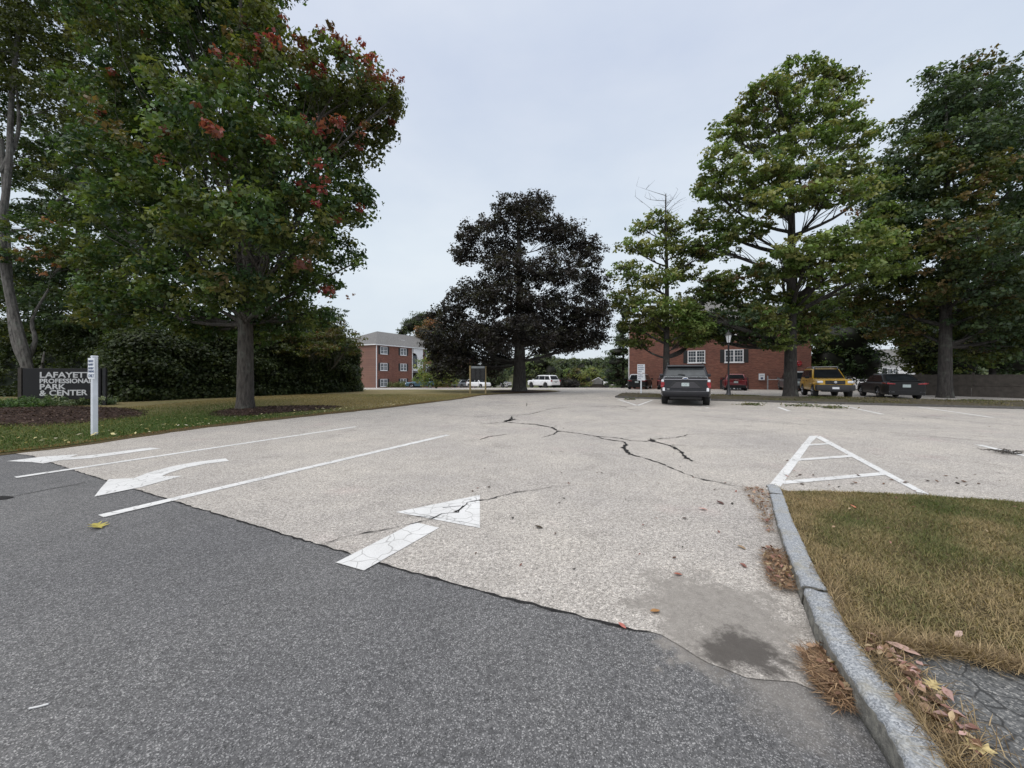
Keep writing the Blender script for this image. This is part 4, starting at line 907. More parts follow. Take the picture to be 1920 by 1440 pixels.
tree('oak_tree', 'tall bright green pin oak rising behind the lamp post and beside the yellow car', 1482, 23.6,
     [(1495, 140, 45, 26, 0), (1548, 135, 16, 20, 0), (1570, 165, 40, 24, 1), (1435, 170, 40, 24, -1), (1500, 200, 66, 30, 0), (1570, 215, 40, 26, -1), (1405, 215, 34, 26, 0), (1365, 245, 36, 26, 0), (1440, 255, 60, 30, 1), (1520, 265, 60, 28, -1), (1590, 255, 48, 28, 1), (1350, 300, 36, 26, -1), (1420, 315, 58, 28, -2), (1500, 330, 70, 28, -2), (1590, 310, 50, 24, -1), (1335, 350, 36, 28, 0), (1385, 370, 50, 26, 1), (1470, 372, 70, 24, -3), (1560, 365, 70, 24, -3), (1640, 345, 40, 20, -2), (1330, 410, 38, 24, 1), (1390, 430, 56, 22, 0), (1340, 465, 42, 26, 1),
      (1520, 465, 60, 26, -4), (1590, 450, 70, 26, -4), (1660, 455, 52, 26, -3), (1470, 500, 60, 30, -2), (1560, 505, 80, 30, -3), (1650, 500, 60, 30, -2), (1400, 530, 52, 30, 1), (1350, 545, 42, 36, 2), (1440, 575, 62, 28, 0), (1370, 600, 46, 30, 1), (1510, 590, 50, 40, 1), (1450, 628, 40, 18, 0), (1560, 570, 60, 40, 2), (1660, 405, 50, 22, -1), (1330, 612, 50, 22, 2.5), (1400, 628, 36, 16, 1.5), (1455, 645, 30, 14, -1), (1290, 590, 36, 22, 1), (1340, 636, 40, 12, 2.5), (1430, 600, 44, 30, -2), (1520, 630, 34, 20, 0)],
     .34, 2500, 34, .20, {'oak': 4.2, 'olive': .7, 'bronze': .15, 'dark': .5}, M['bark_dark'], group='oaks on the median strip', crad=.44, flat=.42, flare=1.35, dz=MED, shell=.45, twig=.018,
     accents=[(1440, 420, 26, 0, 'bronze'), (1590, 385, 20, -2, 'rust'), (1505, 130, 14, 0, 'bronze'), (1440, 180, 14, -1, 'bronze')])
tree('oak_tree', 'tall dense dark green oak in front of the wooden fence at the right', 1772, 22.6,
     [(1840, 150, 60, 42, 1), (1790, 190, 60, 44, 0), (1880, 205, 60, 46, 0), (1730, 235, 50, 38, 1), (1830, 270, 90, 54, -1), (1920, 270, 70, 60, 0), (1715, 300, 55, 42, 0), (1790, 340, 90, 50, -1), (1890, 360, 90, 50, -1), (1700, 370, 60, 44, 1), (1760, 420, 80, 44, -1), (1850, 450, 100, 44, -3), (1940, 440, 60, 60, -1), (1700, 450, 50, 44, 1), (1740, 500, 80, 44, 0), (1830, 530, 90, 44, -2), (1930, 540, 80, 44, -2), (1700, 550, 60, 44, 1), (1780, 570, 60, 34, 1), (1870, 600, 80, 36, -1), (1700, 610, 60, 40, 2), (1940, 620, 70, 40, 0), (2000, 350, 80, 120, 0), (2010, 550, 70, 90, 0), (1850, 655, 70, 26, 1), (1640, 560, 40, 50, 2), (1800, 250, 80, 80, 3), (1880, 480, 100, 100, 3), (1665, 330, 44, 40, 1), (1655, 400, 40, 36, 1), (1760, 140, 24, 22, 1)],
     .31, 3400, 38, .195, {'dark': 3.4, 'olive': 1.0, 'bronze': .25}, M['bark_dark'], group='oaks on the median strip', crad=.5, flat=.5, flare=1.35, dz=MED,
     accents=[(1740, 440, 30, -3, 'bronze'), (1810, 370, 24, -3, 'bronze'), (1900, 300, 30, -3, 'bronze'), (1870, 340, 24, -3, 'olive')])
# trees and shrubs farther back
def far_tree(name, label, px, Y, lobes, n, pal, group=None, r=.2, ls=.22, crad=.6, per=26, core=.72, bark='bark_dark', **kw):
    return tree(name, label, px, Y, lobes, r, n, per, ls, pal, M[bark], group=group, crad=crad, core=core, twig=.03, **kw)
GB = 'trees and shrubs behind the parked cars'
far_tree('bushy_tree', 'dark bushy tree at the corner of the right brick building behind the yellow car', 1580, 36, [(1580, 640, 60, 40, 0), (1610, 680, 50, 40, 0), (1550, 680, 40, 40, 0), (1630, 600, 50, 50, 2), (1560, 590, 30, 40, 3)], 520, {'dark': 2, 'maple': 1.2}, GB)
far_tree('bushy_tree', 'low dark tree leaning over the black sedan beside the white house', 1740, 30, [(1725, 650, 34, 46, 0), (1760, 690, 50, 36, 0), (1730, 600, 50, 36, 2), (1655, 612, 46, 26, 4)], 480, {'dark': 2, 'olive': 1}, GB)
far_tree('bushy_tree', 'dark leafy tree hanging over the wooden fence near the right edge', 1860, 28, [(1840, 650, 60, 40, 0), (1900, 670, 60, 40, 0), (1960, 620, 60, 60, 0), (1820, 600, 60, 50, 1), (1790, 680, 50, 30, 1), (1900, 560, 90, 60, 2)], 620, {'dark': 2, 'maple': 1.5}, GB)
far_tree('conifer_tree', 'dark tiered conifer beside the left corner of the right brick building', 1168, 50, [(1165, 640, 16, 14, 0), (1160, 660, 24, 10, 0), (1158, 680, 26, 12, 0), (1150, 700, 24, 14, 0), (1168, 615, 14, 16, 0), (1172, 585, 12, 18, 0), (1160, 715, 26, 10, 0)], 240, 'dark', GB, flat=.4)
far_tree('small_tree', 'young light green tree beside the blue car at the left brick building', 818, 44, [(815, 660, 22, 22, 0), (805, 690, 26, 24, 0), (830, 700, 26, 20, 0), (800, 712, 30, 14, 0), (835, 715, 24, 12, 0), (820, 640, 12, 16, 0)], 260, {'yellow': 1, 'oak': 2.4}, None, r=.10, core=0, per=24, ls=.2, crad=.5)
far_tree('autumn_tree', 'rusty orange tree behind the roof of the left brick building', 800, 78, [(795, 625, 22, 18, 0), (815, 612, 20, 18, 0), (810, 640, 18, 14, 0)], 150, {'rust': 1.3, 'bronze': 1}, None, crad=.9, ls=.3)
far_tree('round_tree', 'dark round tree peeping over the roof ridge of the left brick building', 770, 88, [(768, 612, 18, 14, 0), (785, 602, 20, 16, 0), (755, 622, 10, 8, 0), (800, 600, 16, 16, 0)], 150, 'far', None, crad=1.0, ls=.34)
far_tree('leafy_tree', 'green tree just right of the copper beech trunk behind the white vehicle', 1015, 66, [(1010, 680, 22, 20, 0), (1025, 670, 16, 16, 1), (1000, 700, 24, 20, 0), (1030, 700, 20, 22, 0), (985, 690, 16, 24, 0)], 260, {'far': 2, 'oak': 1}, None, crad=.8, ls=.28)
GS = 'shrubs beyond the end of the lot'
for px, Y, lb, pal, lab in [(1062, 64, [(1062, 719, 16, 10, 0), (1074, 720, 10, 8, 0)], 'beech', 'dark purplish shrub right of the white sport vehicle'),
                            (1085, 72, [(1080, 705, 20, 14, 0), (1096, 712, 16, 12, 0), (1070, 700, 12, 10, 0)], {'yellow': 1, 'bronze': 1, 'oak': 1}, 'yellowing rounded bush in the middle of the far lot edge'),
                            (1110, 76, [(1110, 700, 16, 12, 0), (1122, 706, 12, 10, 0)], {'yellow': 1.6, 'oak': 1}, 'light yellow green bush above the small shed roof'),
                            (1140, 90, [(1138, 704, 14, 14, 0), (1150, 698, 14, 14, 0)], {'yellow': .7, 'far': 2}, 'pale green bush behind the white off-road vehicle'),
                            (928, 66, [(925, 712, 18, 16, 0), (940, 705, 14, 18, 0)], {'far': 1, 'dark': 1}, 'grey green shrub between the directory sign and the beech trunk'),
                            (875, 70, [(870, 705, 22, 22, 0), (850, 700, 20, 24, 1), (895, 700, 16, 20, 0)], {'far': 1, 'dark': 1}, 'dark shrub behind the directory sign')]:
    far_tree('shrub', lab, px, Y, lb, 120, pal, GS, r=.08, crad=.7, ls=.26, cat='shrub')
GT = 'trees on the far hillside'
for i, (px, py, rx, ry, Y) in enumerate([(1052, 684, 16, 10, 120), (1078, 680, 14, 9, 130), (1100, 682, 16, 10, 125), (1122, 678, 14, 10, 135), (1144, 680, 16, 12, 120)]):
    far_tree('hillside_tree', 'dark evergreen crown on the far hillside, %s' % ['above the white vehicle at the beech', 'second from the beech trunk', 'in the middle of the sky gap', 'second from the conifer', 'next to the conifer'][i], px, Y,
             [(px, py, rx, ry, 0), (px+rx*.5, py+6, rx*.8, ry, 2), (px-rx*.5, py+7, rx*.8, ry, -2), (px, py+16, rx, ry, 0)], 110, 'far', GT, r=.3, crad=1.5, ls=.55, per=26)
def mass(name, label, items, pal, n, ls, crad):
    C = []
    for (x, y, z, r) in items:
        d = rng.normal(0, 1, (n, 3)); d /= np.linalg.norm(d, axis=1)[:, None]; d[:, 2] = np.abs(d[:, 2])*1.1-.2; C.append(np.array([x, y, z])+d*r)
    v, f, c = leaves(np.concatenate(C), 14, crad, .7, ls, GREENS[pal]); V_, F_, K_ = [v], [f], [c]; n0 = len(v)
    for (x, y, z, r) in items:
        u_, w_ = 9, 6; vs = np.array([(x+r*.9*math.cos(2*math.pi*i/u_)*math.sin(math.pi*j/w_), y+r*.9*math.sin(2*math.pi*i/u_)*math.sin(math.pi*j/w_), z+r*.95*math.cos(math.pi*j/w_)) for j in range(w_+1) for i in range(u_)])
        fs = np.array([(j*u_+i, j*u_+(i+1) % u_, (j+1)*u_+(i+1) % u_, (j+1)*u_+i) for j in range(w_) for i in range(u_)]); V_.append(vs); F_.append(fs+n0); K_.append(np.tile([[.04, .055, .03]], (len(vs), 1))); n0 += len(vs)
    tag(mesh_np(name, np.concatenate(V_), np.concatenate(F_), M['leaf'], col=np.concatenate(K_)), label, 'woods', kind='stuff')
it = []
for k in range(150):
    Y = rng.uniform(170, 330); px = rng.uniform(560, 2500); X = (px-960)/F*Y; zt = H+(HY-rng.uniform(669, 677))*Y/F; r = rng.uniform(7, 11); it.append((X, Y, zt-r, r))
for k in range(60):
    Y = rng.uniform(100, 140); px = rng.uniform(980, 2700); X = (px-960)/F*Y; zt = H+(HY-rng.uniform(684, 698))*Y/F; r = rng.uniform(4, 6); it.append((X, Y, zt-r, r))
mass('far_woods', 'distant wooded hillside beyond the parking lot', it, 'far', 60, 1.3, 1.8)
# low planting in front of the sign
def ground_plants(name, label, px, py, w_, h_, pal, per, cat='shrub', grp=None):
    g = G(px, py); t_ = thing(name, label, cat, (g[0], g[1]), group=grp)
    C = np.stack([rng.normal(0, w_*.45, 60), rng.normal(0, w_*.25, 60), np.abs(rng.normal(h_*.5, h_*.3, 60))+.05], 1); v, f, c = leaves(C, per, .16, .8, .07, pal)
    mesh_np('foliage', v, f, M['leaf'], t_, col=c)
    mb = MB()
    for q in C[::4]: mb.tube([(q[0]*.3, q[1]*.3, -.03), q], [.008, .003], 4)
    mb.build('stem', M['bark'], t_)
VG = [(.20, .24, .16), (.32, .36, .26), (.10, .15, .07), (.14, .19, .10)]; DG = [(.05, .10, .03), (.07, .13, .04), (.10, .16, .06)]
gp = 'low shrubs at the foot of the entrance sign'
for px, py, w_, h_, pal, lab in [(8, 768, 1.3, .30, DG, 'green low shrub at the far left end of the mulch bed'), (48, 767, 1.1, .34, DG, 'green spreading shrub under the left post of the dark sign'), (88, 764, 1.1, .40, VG, 'silvery variegated shrub under the ampersand of the sign'), (130, 761, 1.2, .40, VG, 'pale variegated shrub under the middle of the sign'), (165, 760, .9, .32, VG, 'small variegated shrub behind the white post'), (192, 760, .6, .25, VG, 'tiny grey leaved plant at the right post of the dark sign')]:
    ground_plants('low_shrub', lab, px, py, w_, h_, pal, 38, grp=gp)
g_ = ['low shrubs against the left brick building']
for px, lab in [(731, 'rounded pale shrub right of the corner window at the left building'), (742, 'rounded green shrub in the middle of the bed at the left building'), (752, 'small shrub under the second window column of the left building')]:
    k = (px-960)/F; a = (21.6+k*60)/(.451-k*.893); q = np.array([-21.6, 60])+a*U+V*1.0
    t_ = thing('foundation_shrub', lab, 'shrub', (q[0], q[1]), group='low shrubs against the left brick building')
    C = rng.normal(0, 1, (40, 3))*np.array([.5, .4, .25])+np.array([0, 0, .45]); C[:, 2] = np.maximum(.1, C[:, 2]); v, f, c = leaves(C, 26, .3, .8, .14, [(.12, .15, .06), (.18, .19, .09)]); mesh_np('foliage', v, f, M['leaf'], t_, col=c)
# ================================================================== BUILDINGS
def rot2(root_rz, p): return p
class Bld:
    """local frame: x along the long/front face, y into the building, origin at a front corner"""
    pass
def window(parent, org, ax, nrm, wd, ht, cols=2, rows=2, shut=(1, 1), label=None):
    """double-sash window with muntins; org = sill centre (local), ax = unit along wall, nrm = outward"""
    ax, nrm, org = [np.array(q, float) for q in (ax, nrm, org)]; up = np.array([0, 0, 1.0])
    def slab(mb, u0, u1, v0, v1, d0, d1):
        q = [org+ax*u+up*v+nrm*d0 for u, v in ((u0, v0), (u1, v0), (u1, v1), (u0, v1))]; mb.prism(q, nrm*(d1-d0))
    fr = MB(); t = .09
    slab(fr, -wd/2, wd/2, 0, t, -.02, .045); slab(fr, -wd/2, wd/2, ht-t, ht, -.02, .045)
    slab(fr, -wd/2, -wd/2+t, t, ht-t, -.02, .042); slab(fr, wd/2-t, wd/2, t, ht-t, -.02, .042); slab(fr, -.06, .06, t, ht-t, -.02, .040)
    for sg in (-1, 1):
        c = sg*wd/4; w2 = wd/4-t/2-.03+.0
        slab(fr, c-w2-.02, c+w2+.02, ht*.5-.03, ht*.5+.03, -.01, .030)
        for k in range(1, cols): slab(fr, c-w2+2*w2*k/cols-.012, c-w2+2*w2*k/cols+.012, t, ht-t, -.01, .022)
        for r_ in (.27, .74): slab(fr, c-w2-.02, c+w2+.02, ht*r_-.010, ht*r_+.010, -.01, .020)
    f = fr.build('window', M['white'], parent)
    if label: f['label'] = label
    g = MB(); slab(g, -wd/2+.03, wd/2-.03, .03, ht-.03, -.015, .008); g.build('pane', M['winglass'], f)
    s = MB(); slab(s, -wd/2-.05, wd/2+.05, -.06, 0, 0, .09); s.build('sill', M['white'], f)
    for sg, on in ((-1, shut[0]), (1, shut[1])):
        if not on: continue
        s = MB(); a = sg*(wd/2+.03); b = sg*(wd/2+.40); u0, u1 = min(a, b), max(a, b)
        slab(s, u0, u1, -.02, ht+.02, 0, .03); 
        for k in range(10): slab(s, u0+.05, u1-.05, .06+k*(ht-.1)/10, .06+(k+.6)*(ht-.1)/10, .03, .042)
        s.build('shutter', M['shutter'], parent)
def hip_roof(mb, x0, x1, y0, y1, z, rise, ov=.35):
    x0 -= ov; x1 += ov; y0 -= ov; y1 += ov; h = min(x1-x0, y1-y0)/2
    if x1-x0 >= y1-y0: r = [(x0+h, (y0+y1)/2, z+rise), (x1-h, (y0+y1)/2, z+rise)]; idx = [(0, 1, 5, 4), (1, 2, 5), (2, 3, 4, 5), (3, 0, 4)]
    else: r = [((x0+x1)/2, y0+h, z+rise), ((x0+x1)/2, y1-h, z+rise)]; idx = [(0, 1, 4), (1, 2, 5, 4), (2, 3, 5), (3, 0, 4, 5)]
    mb.add([(x0, y0, z), (x1, y0, z), (x1, y1, z), (x0, y1, z)]+r, idx+[(3, 2, 1, 0)])
# --- left building: long front runs along U, gable end faces the street
LB = np.array([-21.6, 60.0]); zb = float(zg(60))
lb = thing('brick_building', 'three storey red brick building with grey hip roof behind the hedge at left', 'building', (LB[0], LB[1], zb), R(90-26.8))
# local x = U, local y = left (-V); front faces -y
Lx, Ly, He = 30.0, 12.0, 6.85
mb = MB(); mb.box((4.3, Ly/2, He/2-.5), (8.6, Ly, He+1)); mb.box((8.6+1.3, Ly/2+1.0, He/2-.5), (2.598, Ly-2, He+1)); mb.box((11.2+(Lx-11.2)/2, Ly/2, He/2-.5), (Lx-11.2, Ly, He+1)); mb.build('wall', M['brick_x'], lb)
mb = MB(); hip_roof(mb, 0, Lx, 0, Ly, He+.12, 2.9); rf = mb.build('roof', M['shingle'], lb)
mb = MB(); mb.box((4.5, 3.4, He+1.62), (.5, .5, .10)); mb.build('vent', M['white'], rf); mb = MB(); mb.box((9.0, 3.0, He+1.50), (.9, .6, .12)); mb.build('skylight', M['white'], rf)
mb = MB(); mb.box((Lx/2, Ly/2, He+.03), (Lx+.66, Ly+.66, .17)); mb.build('eaves', M['white'], lb)
for x_ in (.10, 8.4): mb = MB(); mb.box((x_, -.07, He/2), (.11, .10, He)); mb.build('downspout', M['white'], lb)
for row in (.16, 2.75, 5.42):
    for a in (1.7, 6.2, 12.9, 17.2, 21.5, 26): window(lb, (a, 0, row), (1, 0, 0), (0, -1, 0), 1.5, 1.22)
pm = MB()                                      # white stair bay with an arched opening
def slabx(mb, pts, d): mb.prism([(x, -.02, z) for x, z in pts], (0, -d, 0))
arch = [(8.95+.75*math.cos(t), 4.9+1.0*math.sin(t)) for t in np.linspace(math.pi/2, 0, 8)]
slabx(pm, [(8.62, 2.75), (11.18, 2.75), (11.18, He-.1), (8.62, He-.1), (8.62, 5.95)]+[p for p in arch if p[0] > 8.7]+[(9.7, 3.2), (8.62, 3.2)], .12)
pm.build('stair_bay', M['white'], lb)
mb = MB(); mb.box((9.15, .25, 4.4), (.95, .5, 2.2)); mb.build('stair_window', M['winglass'], lb)
mb = MB(); mb.box((9.9, -.5, 2.55), (2.9, 1.2, .18)); mb.build('canopy', M['steel'], lb)
mb = MB(); mb.box((9.9, .3, 1.2), (2.3, .6, 2.3)); mb.build('entrance', M['black'], lb)
mb = MB(); mb.box((9.5, -.02, 1.05), (.95, .10, 2.1)); d_ = mb.build('door', M['plastic'], lb); mb = MB(); mb.box((9.85, -.10, 1.05), (.04, .05, .3)); mb.build('handle', M['steel'], d_)
# --- right building: end wall facing the lot
P0 = G(1180, 728.6); zb = float(zg(38))
rb = thing('brick_building', 'red brick building end wall with two columns of white windows behind the parked cars', 'building', (P0[0], P0[1], zb), R(-26.8))
W_ = 16.1; He = 7.1
mb = MB(); mb.box((W_/2, 12.5, He/2-.75), (W_, 25, He+1.5)); mb.build('wall', M['brick_x'], rb)
mb = MB(); hip_roof(mb, 0, W_, 0, 25, He+.14, 3.3); mb.build('roof', M['shingle'], rb)
mb = MB(); mb.box((W_/2, 12.5, He+.03), (W_+.66, 25.66, .20)); mb.build('eaves', M['white'], rb)
mb = MB(); mb.box((-.06, .12, He/2), (.10, .12, He)); mb.build('downspout', M['white'], rb)
for row, k in ((-.12, 0), (2.66, 1), (5.40, 2)):
    window(rb, (6.66, 0, row), (1, 0, 0), (0, -1, 0), 1.62, 1.28, cols=3, shut=(1, 0)); window(rb, (10.0, 0, row), (1, 0, 0), (0, -1, 0), 1.62, 1.28, cols=3)
def wall_x(px):
    k = (px-960)/F; return (k*P0[1]-P0[0])/(V[0]-k*V[1])
a = wall_x(1428); mb = MB(); mb.box((a, -.08, 1.25), (.48, .16, .62)); ub = mb.build('utility_box', M['sign_white'], rb); mb = MB(); mb.box((a, -.165, 1.12), (.18, .012, .18)); mb.build('badge', M['ink'], ub); mb = MB(); mb.box((a, -.165, 1.40), (.3, .01, .03)); mb.build('label_strip', M['ink'], ub)
a = wall_x(1497.5); mb = MB(); mb.lathe((a, -.02, 2.50), [(.24, 0), (.26, -.05), (.20, -.08), (.16, -.07), (.05, -.05)], 20, 'y'); mb.build('fire_bell', M['red_lens'], rb)
a = wall_x(1494.5); mb = MB(); mb.box((a, -.03, 1.35), (.35, .03, .85)); mb.build('notice_sign', M['sign_white'], rb)
# rail against the wall
q = ray_s(1457, 42.0); rt = thing('bike_rail', 'grey metal hoop rail standing at the foot of the right brick wall', 'rail', (q[0], q[1]), R(-26.8)); mb = MB()
for s_ in (-.72, .72): mb.box((s_, 0, .65), (.09, .09, 1.3))
mb.build('post', M['steel'], rt); mb = MB(); mb.tube([(-.70, 0, .95), (.70, 0, .95)], .03, 8); mb.build('bar', M['steel'], rt)
# --- white house behind the right-hand trees
q = np.array([(1666-960)/F*46, 46.0]); wh = thing('white_house', 'small white house with a grey gabled roof glimpsed between the trees at right', 'house', (q[0], q[1]), R(-20))
mb = MB(); mb.box((0, 3, 1.5), (6.0, 6, 3.0)); mb.build('wall', M['white'], wh)
mb = MB(); mb.add([(-3.4, -.4, 2.9), (3.4, -.4, 2.9), (3.4, 6.4, 2.9), (-3.4, 6.4, 2.9), (-2.2, 3, 4.9), (3.4, 3, 4.9)], [(0, 1, 5, 4), (1, 2, 5), (2, 3, 4, 5), (3, 0, 4), (3, 2, 1, 0)]); mb.build('roof', M['shingle'], wh)
window(wh, (.4, 0, 1.2), (1, 0, 0), (0, -1, 0), 1.1, 1.2, shut=(1, 0))
# --- low shed roof beyond the lot
q = np.array([(1120-960)/F*74, 74.0]); sh = thing('shed', 'low grey brown gabled shed beyond the end of the lot', 'shed', (q[0], q[1]), R(-10))
mb = MB(); mb.box((0, 2, .3), (3.8, 4, .8)); mb.build('wall', M['wood'], sh); mb = MB(); mb.prism([(-2.1, -.2, .7), (2.1, -.2, .7), (0.2, -.2, 2.0)], (0, 4.4, 0)); mb.build('roof', M['shingle'], sh)
mb = MB(); mb.tube([(-2.1, -.22, .72), (.2, -.22, 2.02), (2.1, -.22, .72)], .05, 4); mb.build('fascia', M['white'], sh)
# --- wooden fence
def fence(a, b, name, label, h=1.42):
    a, b = np.array(a, float), np.array(b, float); L = np.linalg.norm(b-a); ang = math.atan2(b[1]-a[1], b[0]-a[0]); t_ = thing(name, label, 'fence', (a[0], a[1]), ang)
    n_ = int(L/2.2)
    for i in range(n_+1): mb = MB(); mb.box((i*L/n_, .06, h/2+.03), (.11, .11, h+.10)); mb.build('post', M['wood'], t_)
    for i in range(n_):
        mb = MB(); x0 = i*L/n_+.06; x1 = (i+1)*L/n_-.06; k = int((x1-x0)/.12); w_ = (x1-x0)/k
        for j in range(k): mb.box((x0+w_*(j+.5), 0, h/2-.06+rng.normal(0, .006)), (w_-.0015, .02+rng.uniform(0, .004), h+.06))
        mb.build('board_panel', M['wood'], t_)
        mb = MB(); mb.box(((x0+x1)/2, -.028, h*.52), (x1-x0, .03, .09)); mb.build('rail', M['wood'], t_)
fence(ray_s(1640, 36.5), ray_s(2250, 30.6), 'wooden_fence', 'weathered grey wooden fence behind the black sedan at the right edge')

# ================================================================== SIGNS AND LAMP
A = np.array([-20.25, 15.8]); B = np.array([-18.14, 16.9]); A = A*1.0; dirn = (B-A)/np.linalg.norm(B-A); ang = math.atan2(dirn[1], dirn[0]); Ls = np.linalg.norm(B-A)
es = thing('entrance_sign', 'dark charcoal entrance sign reading LAFAYETTE PROFESSIONAL PARK & CENTER', 'sign', (A[0], A[1]), ang)
px2u = lambda px: (lambda k: (k*A[1]-A[0])/(dirn[0]-k*dirn[1]))((px-960)/F)
yat = lambda u: A[1]+dirn[1]*u
def zof(px, py): return H+(HY-py)*yat(px2u(px))/F
u0, u1 = px2u(44), px2u(190); zt = 1.66; zb_ = .32
mb = MB(); mb.box(((u0+u1)/2, .02, (zt+zb_)/2), (u1-u0, .14, zt-zb_)); mb.build('board', M['signboard'], es, bevel=.01)
for u_, m_ in ((px2u(38), M['wood']), (px2u(196), M['black'])): mb = MB(); mb.box((u_, .04, .83), (.10, .18, 1.70)); mb.build('post', m_, es)
lt = MB()
def fitline(st, pxa, pxb, pyt, pyb):
    ua, ub = px2u(pxa), px2u(pxb); zt_ = (zof(pxa, pyt)); zb2 = zof(pxa, pyb); hh = (zt_-zb2); sz = hh/.72
    cu = bpy.data.curves.new('t', 'FONT'); cu.body = st; cu.size = sz; ob = bpy.data.objects.new('t', cu); COL.objects.link(ob)
    bpy.context.view_layer.update(); wd = ob.dimensions.x; bpy.data.objects.remove(ob); bpy.data.curves.remove(cu)
    text_mesh([(st, ua, zb2, sz, (ub-ua)/wd, .008)], lt, (0, -.055, 0), (1, 0, 0), (0, 0, 1), (0, -1, 0), .006)
fitline('LAFAYETTE', 75.3, 180, 697.3, 708); fitline('PROFESSIONAL', 75.3, 173, 710, 718.5); fitline('PARK', 75.3, 122, 720, 730); fitline('& CENTER', 75.3, 164, 731.5, 742)
lt.build('lettering', M['letter'], es)

def parking_post(px, py, zt, r_, rz, label, plates, name='parking_sign_post', Y=None, group=None):
    g = G(px, py); t_ = thing(name, label, 'sign post', (g[0], g[1]), rz, group=group)
    mb = MB(); mb.box((0, 0, zt/2-.05), (r_, r_, zt+.1)); p = mb.build('post', M['post_white'], t_, bevel=.006)
    mb = MB(); mb.box((0, 0, zt+.012), (r_*1.12, r_*1.12, .022), taper=.8); mb.build('cap', M['post_white'], p)
    for (zc, w_, h_, lines) in plates:
        mb = MB(); mb.box((0, -r_/2-.004, zc), (w_, .006, h_)); pl = mb.build('sign_plate', M['sign_white'], t_, bevel=.002)
        lt_ = MB(); text_mesh([(s_, -w_/2*.82, zc+v_, sz, 1.0 if xs is None else xs, .003) for s_, v_, sz, xs in lines], lt_, (0, -r_/2-.0085, 0), (1, 0, 0), (0, 0, 1), (0, -1, 0), .001); lt_.build('lettering', M['ink'], pl)
    return t_
# plate normal (-.21,-.975): local -y -> rotate
rzp = math.atan2(-.21, .975)
rzp = math.atan2(-.92, -.388)+math.pi/2
parking_post(177, 818, 1.80, .092, rzp, 'white square post on the left lawn edge with a private parking sign', [(1.535, .30, .47, [('PRIVATE', .14, .065, .95), ('PROPERTY', .065, .062, .78), ('PATIENT', -.02, .065, .95), ('PARKING', -.09, .065, .95), ('ONLY', -.20, .10, .95)])])
g_ = 26.3; q = ray_s(1202, g_)
t_ = thing('parking_sign_post', 'white post with two stacked parking signs on the median tip by the V marking', 'sign post', (q[0], q[1], .1), R(-18))
mb = MB(); mb.box((0, 0, .80), (.09, .09, 1.7)); mb.build('post', M['post_white'], t_, bevel=.006)
for zc, h_, L_ in ((1.68, .58, [('PRIVATE', .16, .10, None), ('PROPERTY', .04, .09, .95), ('PARKING', -.08, .10, None), ('ONLY', -.22, .11, None)]), (1.13, .46, [('PATIENT', .10, .09, None), ('PARKING', -.02, .09, None), ('ONLY', -.15, .09, None)])):
    mb = MB(); mb.box((0, -.052, zc), (.48, .008, h_)); pl = mb.build('sign_plate', M['sign_white'], t_)
    lt_ = MB(); text_mesh([(s_, -.20, zc+v_, sz, .85 if xs is None else xs, .003) for s_, v_, sz, xs in L_], lt_, (0, -.058, 0), (1, 0, 0), (0, 0, 1), (0, -1, 0), .001); lt_.build('lettering', M['ink'], pl)
# directory board
q = G(897, 738.5); ds = thing('directory_sign', 'black directory board on two wooden posts at the tip of the lawn', 'sign', (q[0], q[1]), R(-6))
mb = MB(); mb.box((-.60, 0, 1.0), (.11, .11, 2.05)); mb.build('post', M['newwood'], ds); mb = MB(); mb.box((.52, .02, .98), (.10, .10, 2.0)); mb.build('post', M['newwood'], ds)
mb = MB(); mb.box((-.02, -.02, 1.50), (1.06, .09, 1.02)); bd = mb.build('board', M['black'], ds, bevel=.01)
mb = MB(); mb.box((-.02, -.072, 1.91), (.96, .012, .15)); mb.build('header', M['steel'], bd)
mb = MB()
for c_ in (-.36, -.02, .32):
    for k in range(9):
        w_ = rng.uniform(.14, .26); mb.box((c_, -.07, 1.74-k*.075), (w_, .006, .022))
mb.build('lettering', plain('strip_grey', (.10, .10, .105)), bd)
# lamp post
q = ray_s(1366, 25.6); lp = thing('lamp_post', 'black lamp post with a glass lantern in front of the right brick building', 'street lamp', (q[0], q[1], .15))
mb = MB(); mb.lathe((0, 0, -.08), [(.17, 0), (.17, .12), (.13, .16), (.10, .40), (.065, .5), (.05, .9), (.045, 3.0), (.06, 3.03), (.06, 3.10), (.035, 3.14)], 14); mb.build('pole', M['black'], lp, smooth=True)
mb = MB(); mb.lathe((0, 0, 3.06), [(.06, 0), (.10, .05), (.03, .10)], 8)
for k in range(6):
    a_ = k*math.pi/3; mb.tube([(.10*math.cos(a_), .10*math.sin(a_), 3.12), (.19*math.cos(a_), .19*math.sin(a_), 3.56)], .010, 4)
mb.build('lantern_frame', M['black'], lp); mb = MB(); mb.lathe((0, 0, 3.12), [(.09, 0), (.175, .43)], 6); mb.build('lantern_glass', M['white_lens'], lp)
mb = MB(); mb.lathe((0, 0, 3.55), [(.24, 0), (.22, .03), (.12, .16), (.05, .20), (.03, .28), (.005, .32)], 12); mb.build('lantern_cap', M['black'], lp)

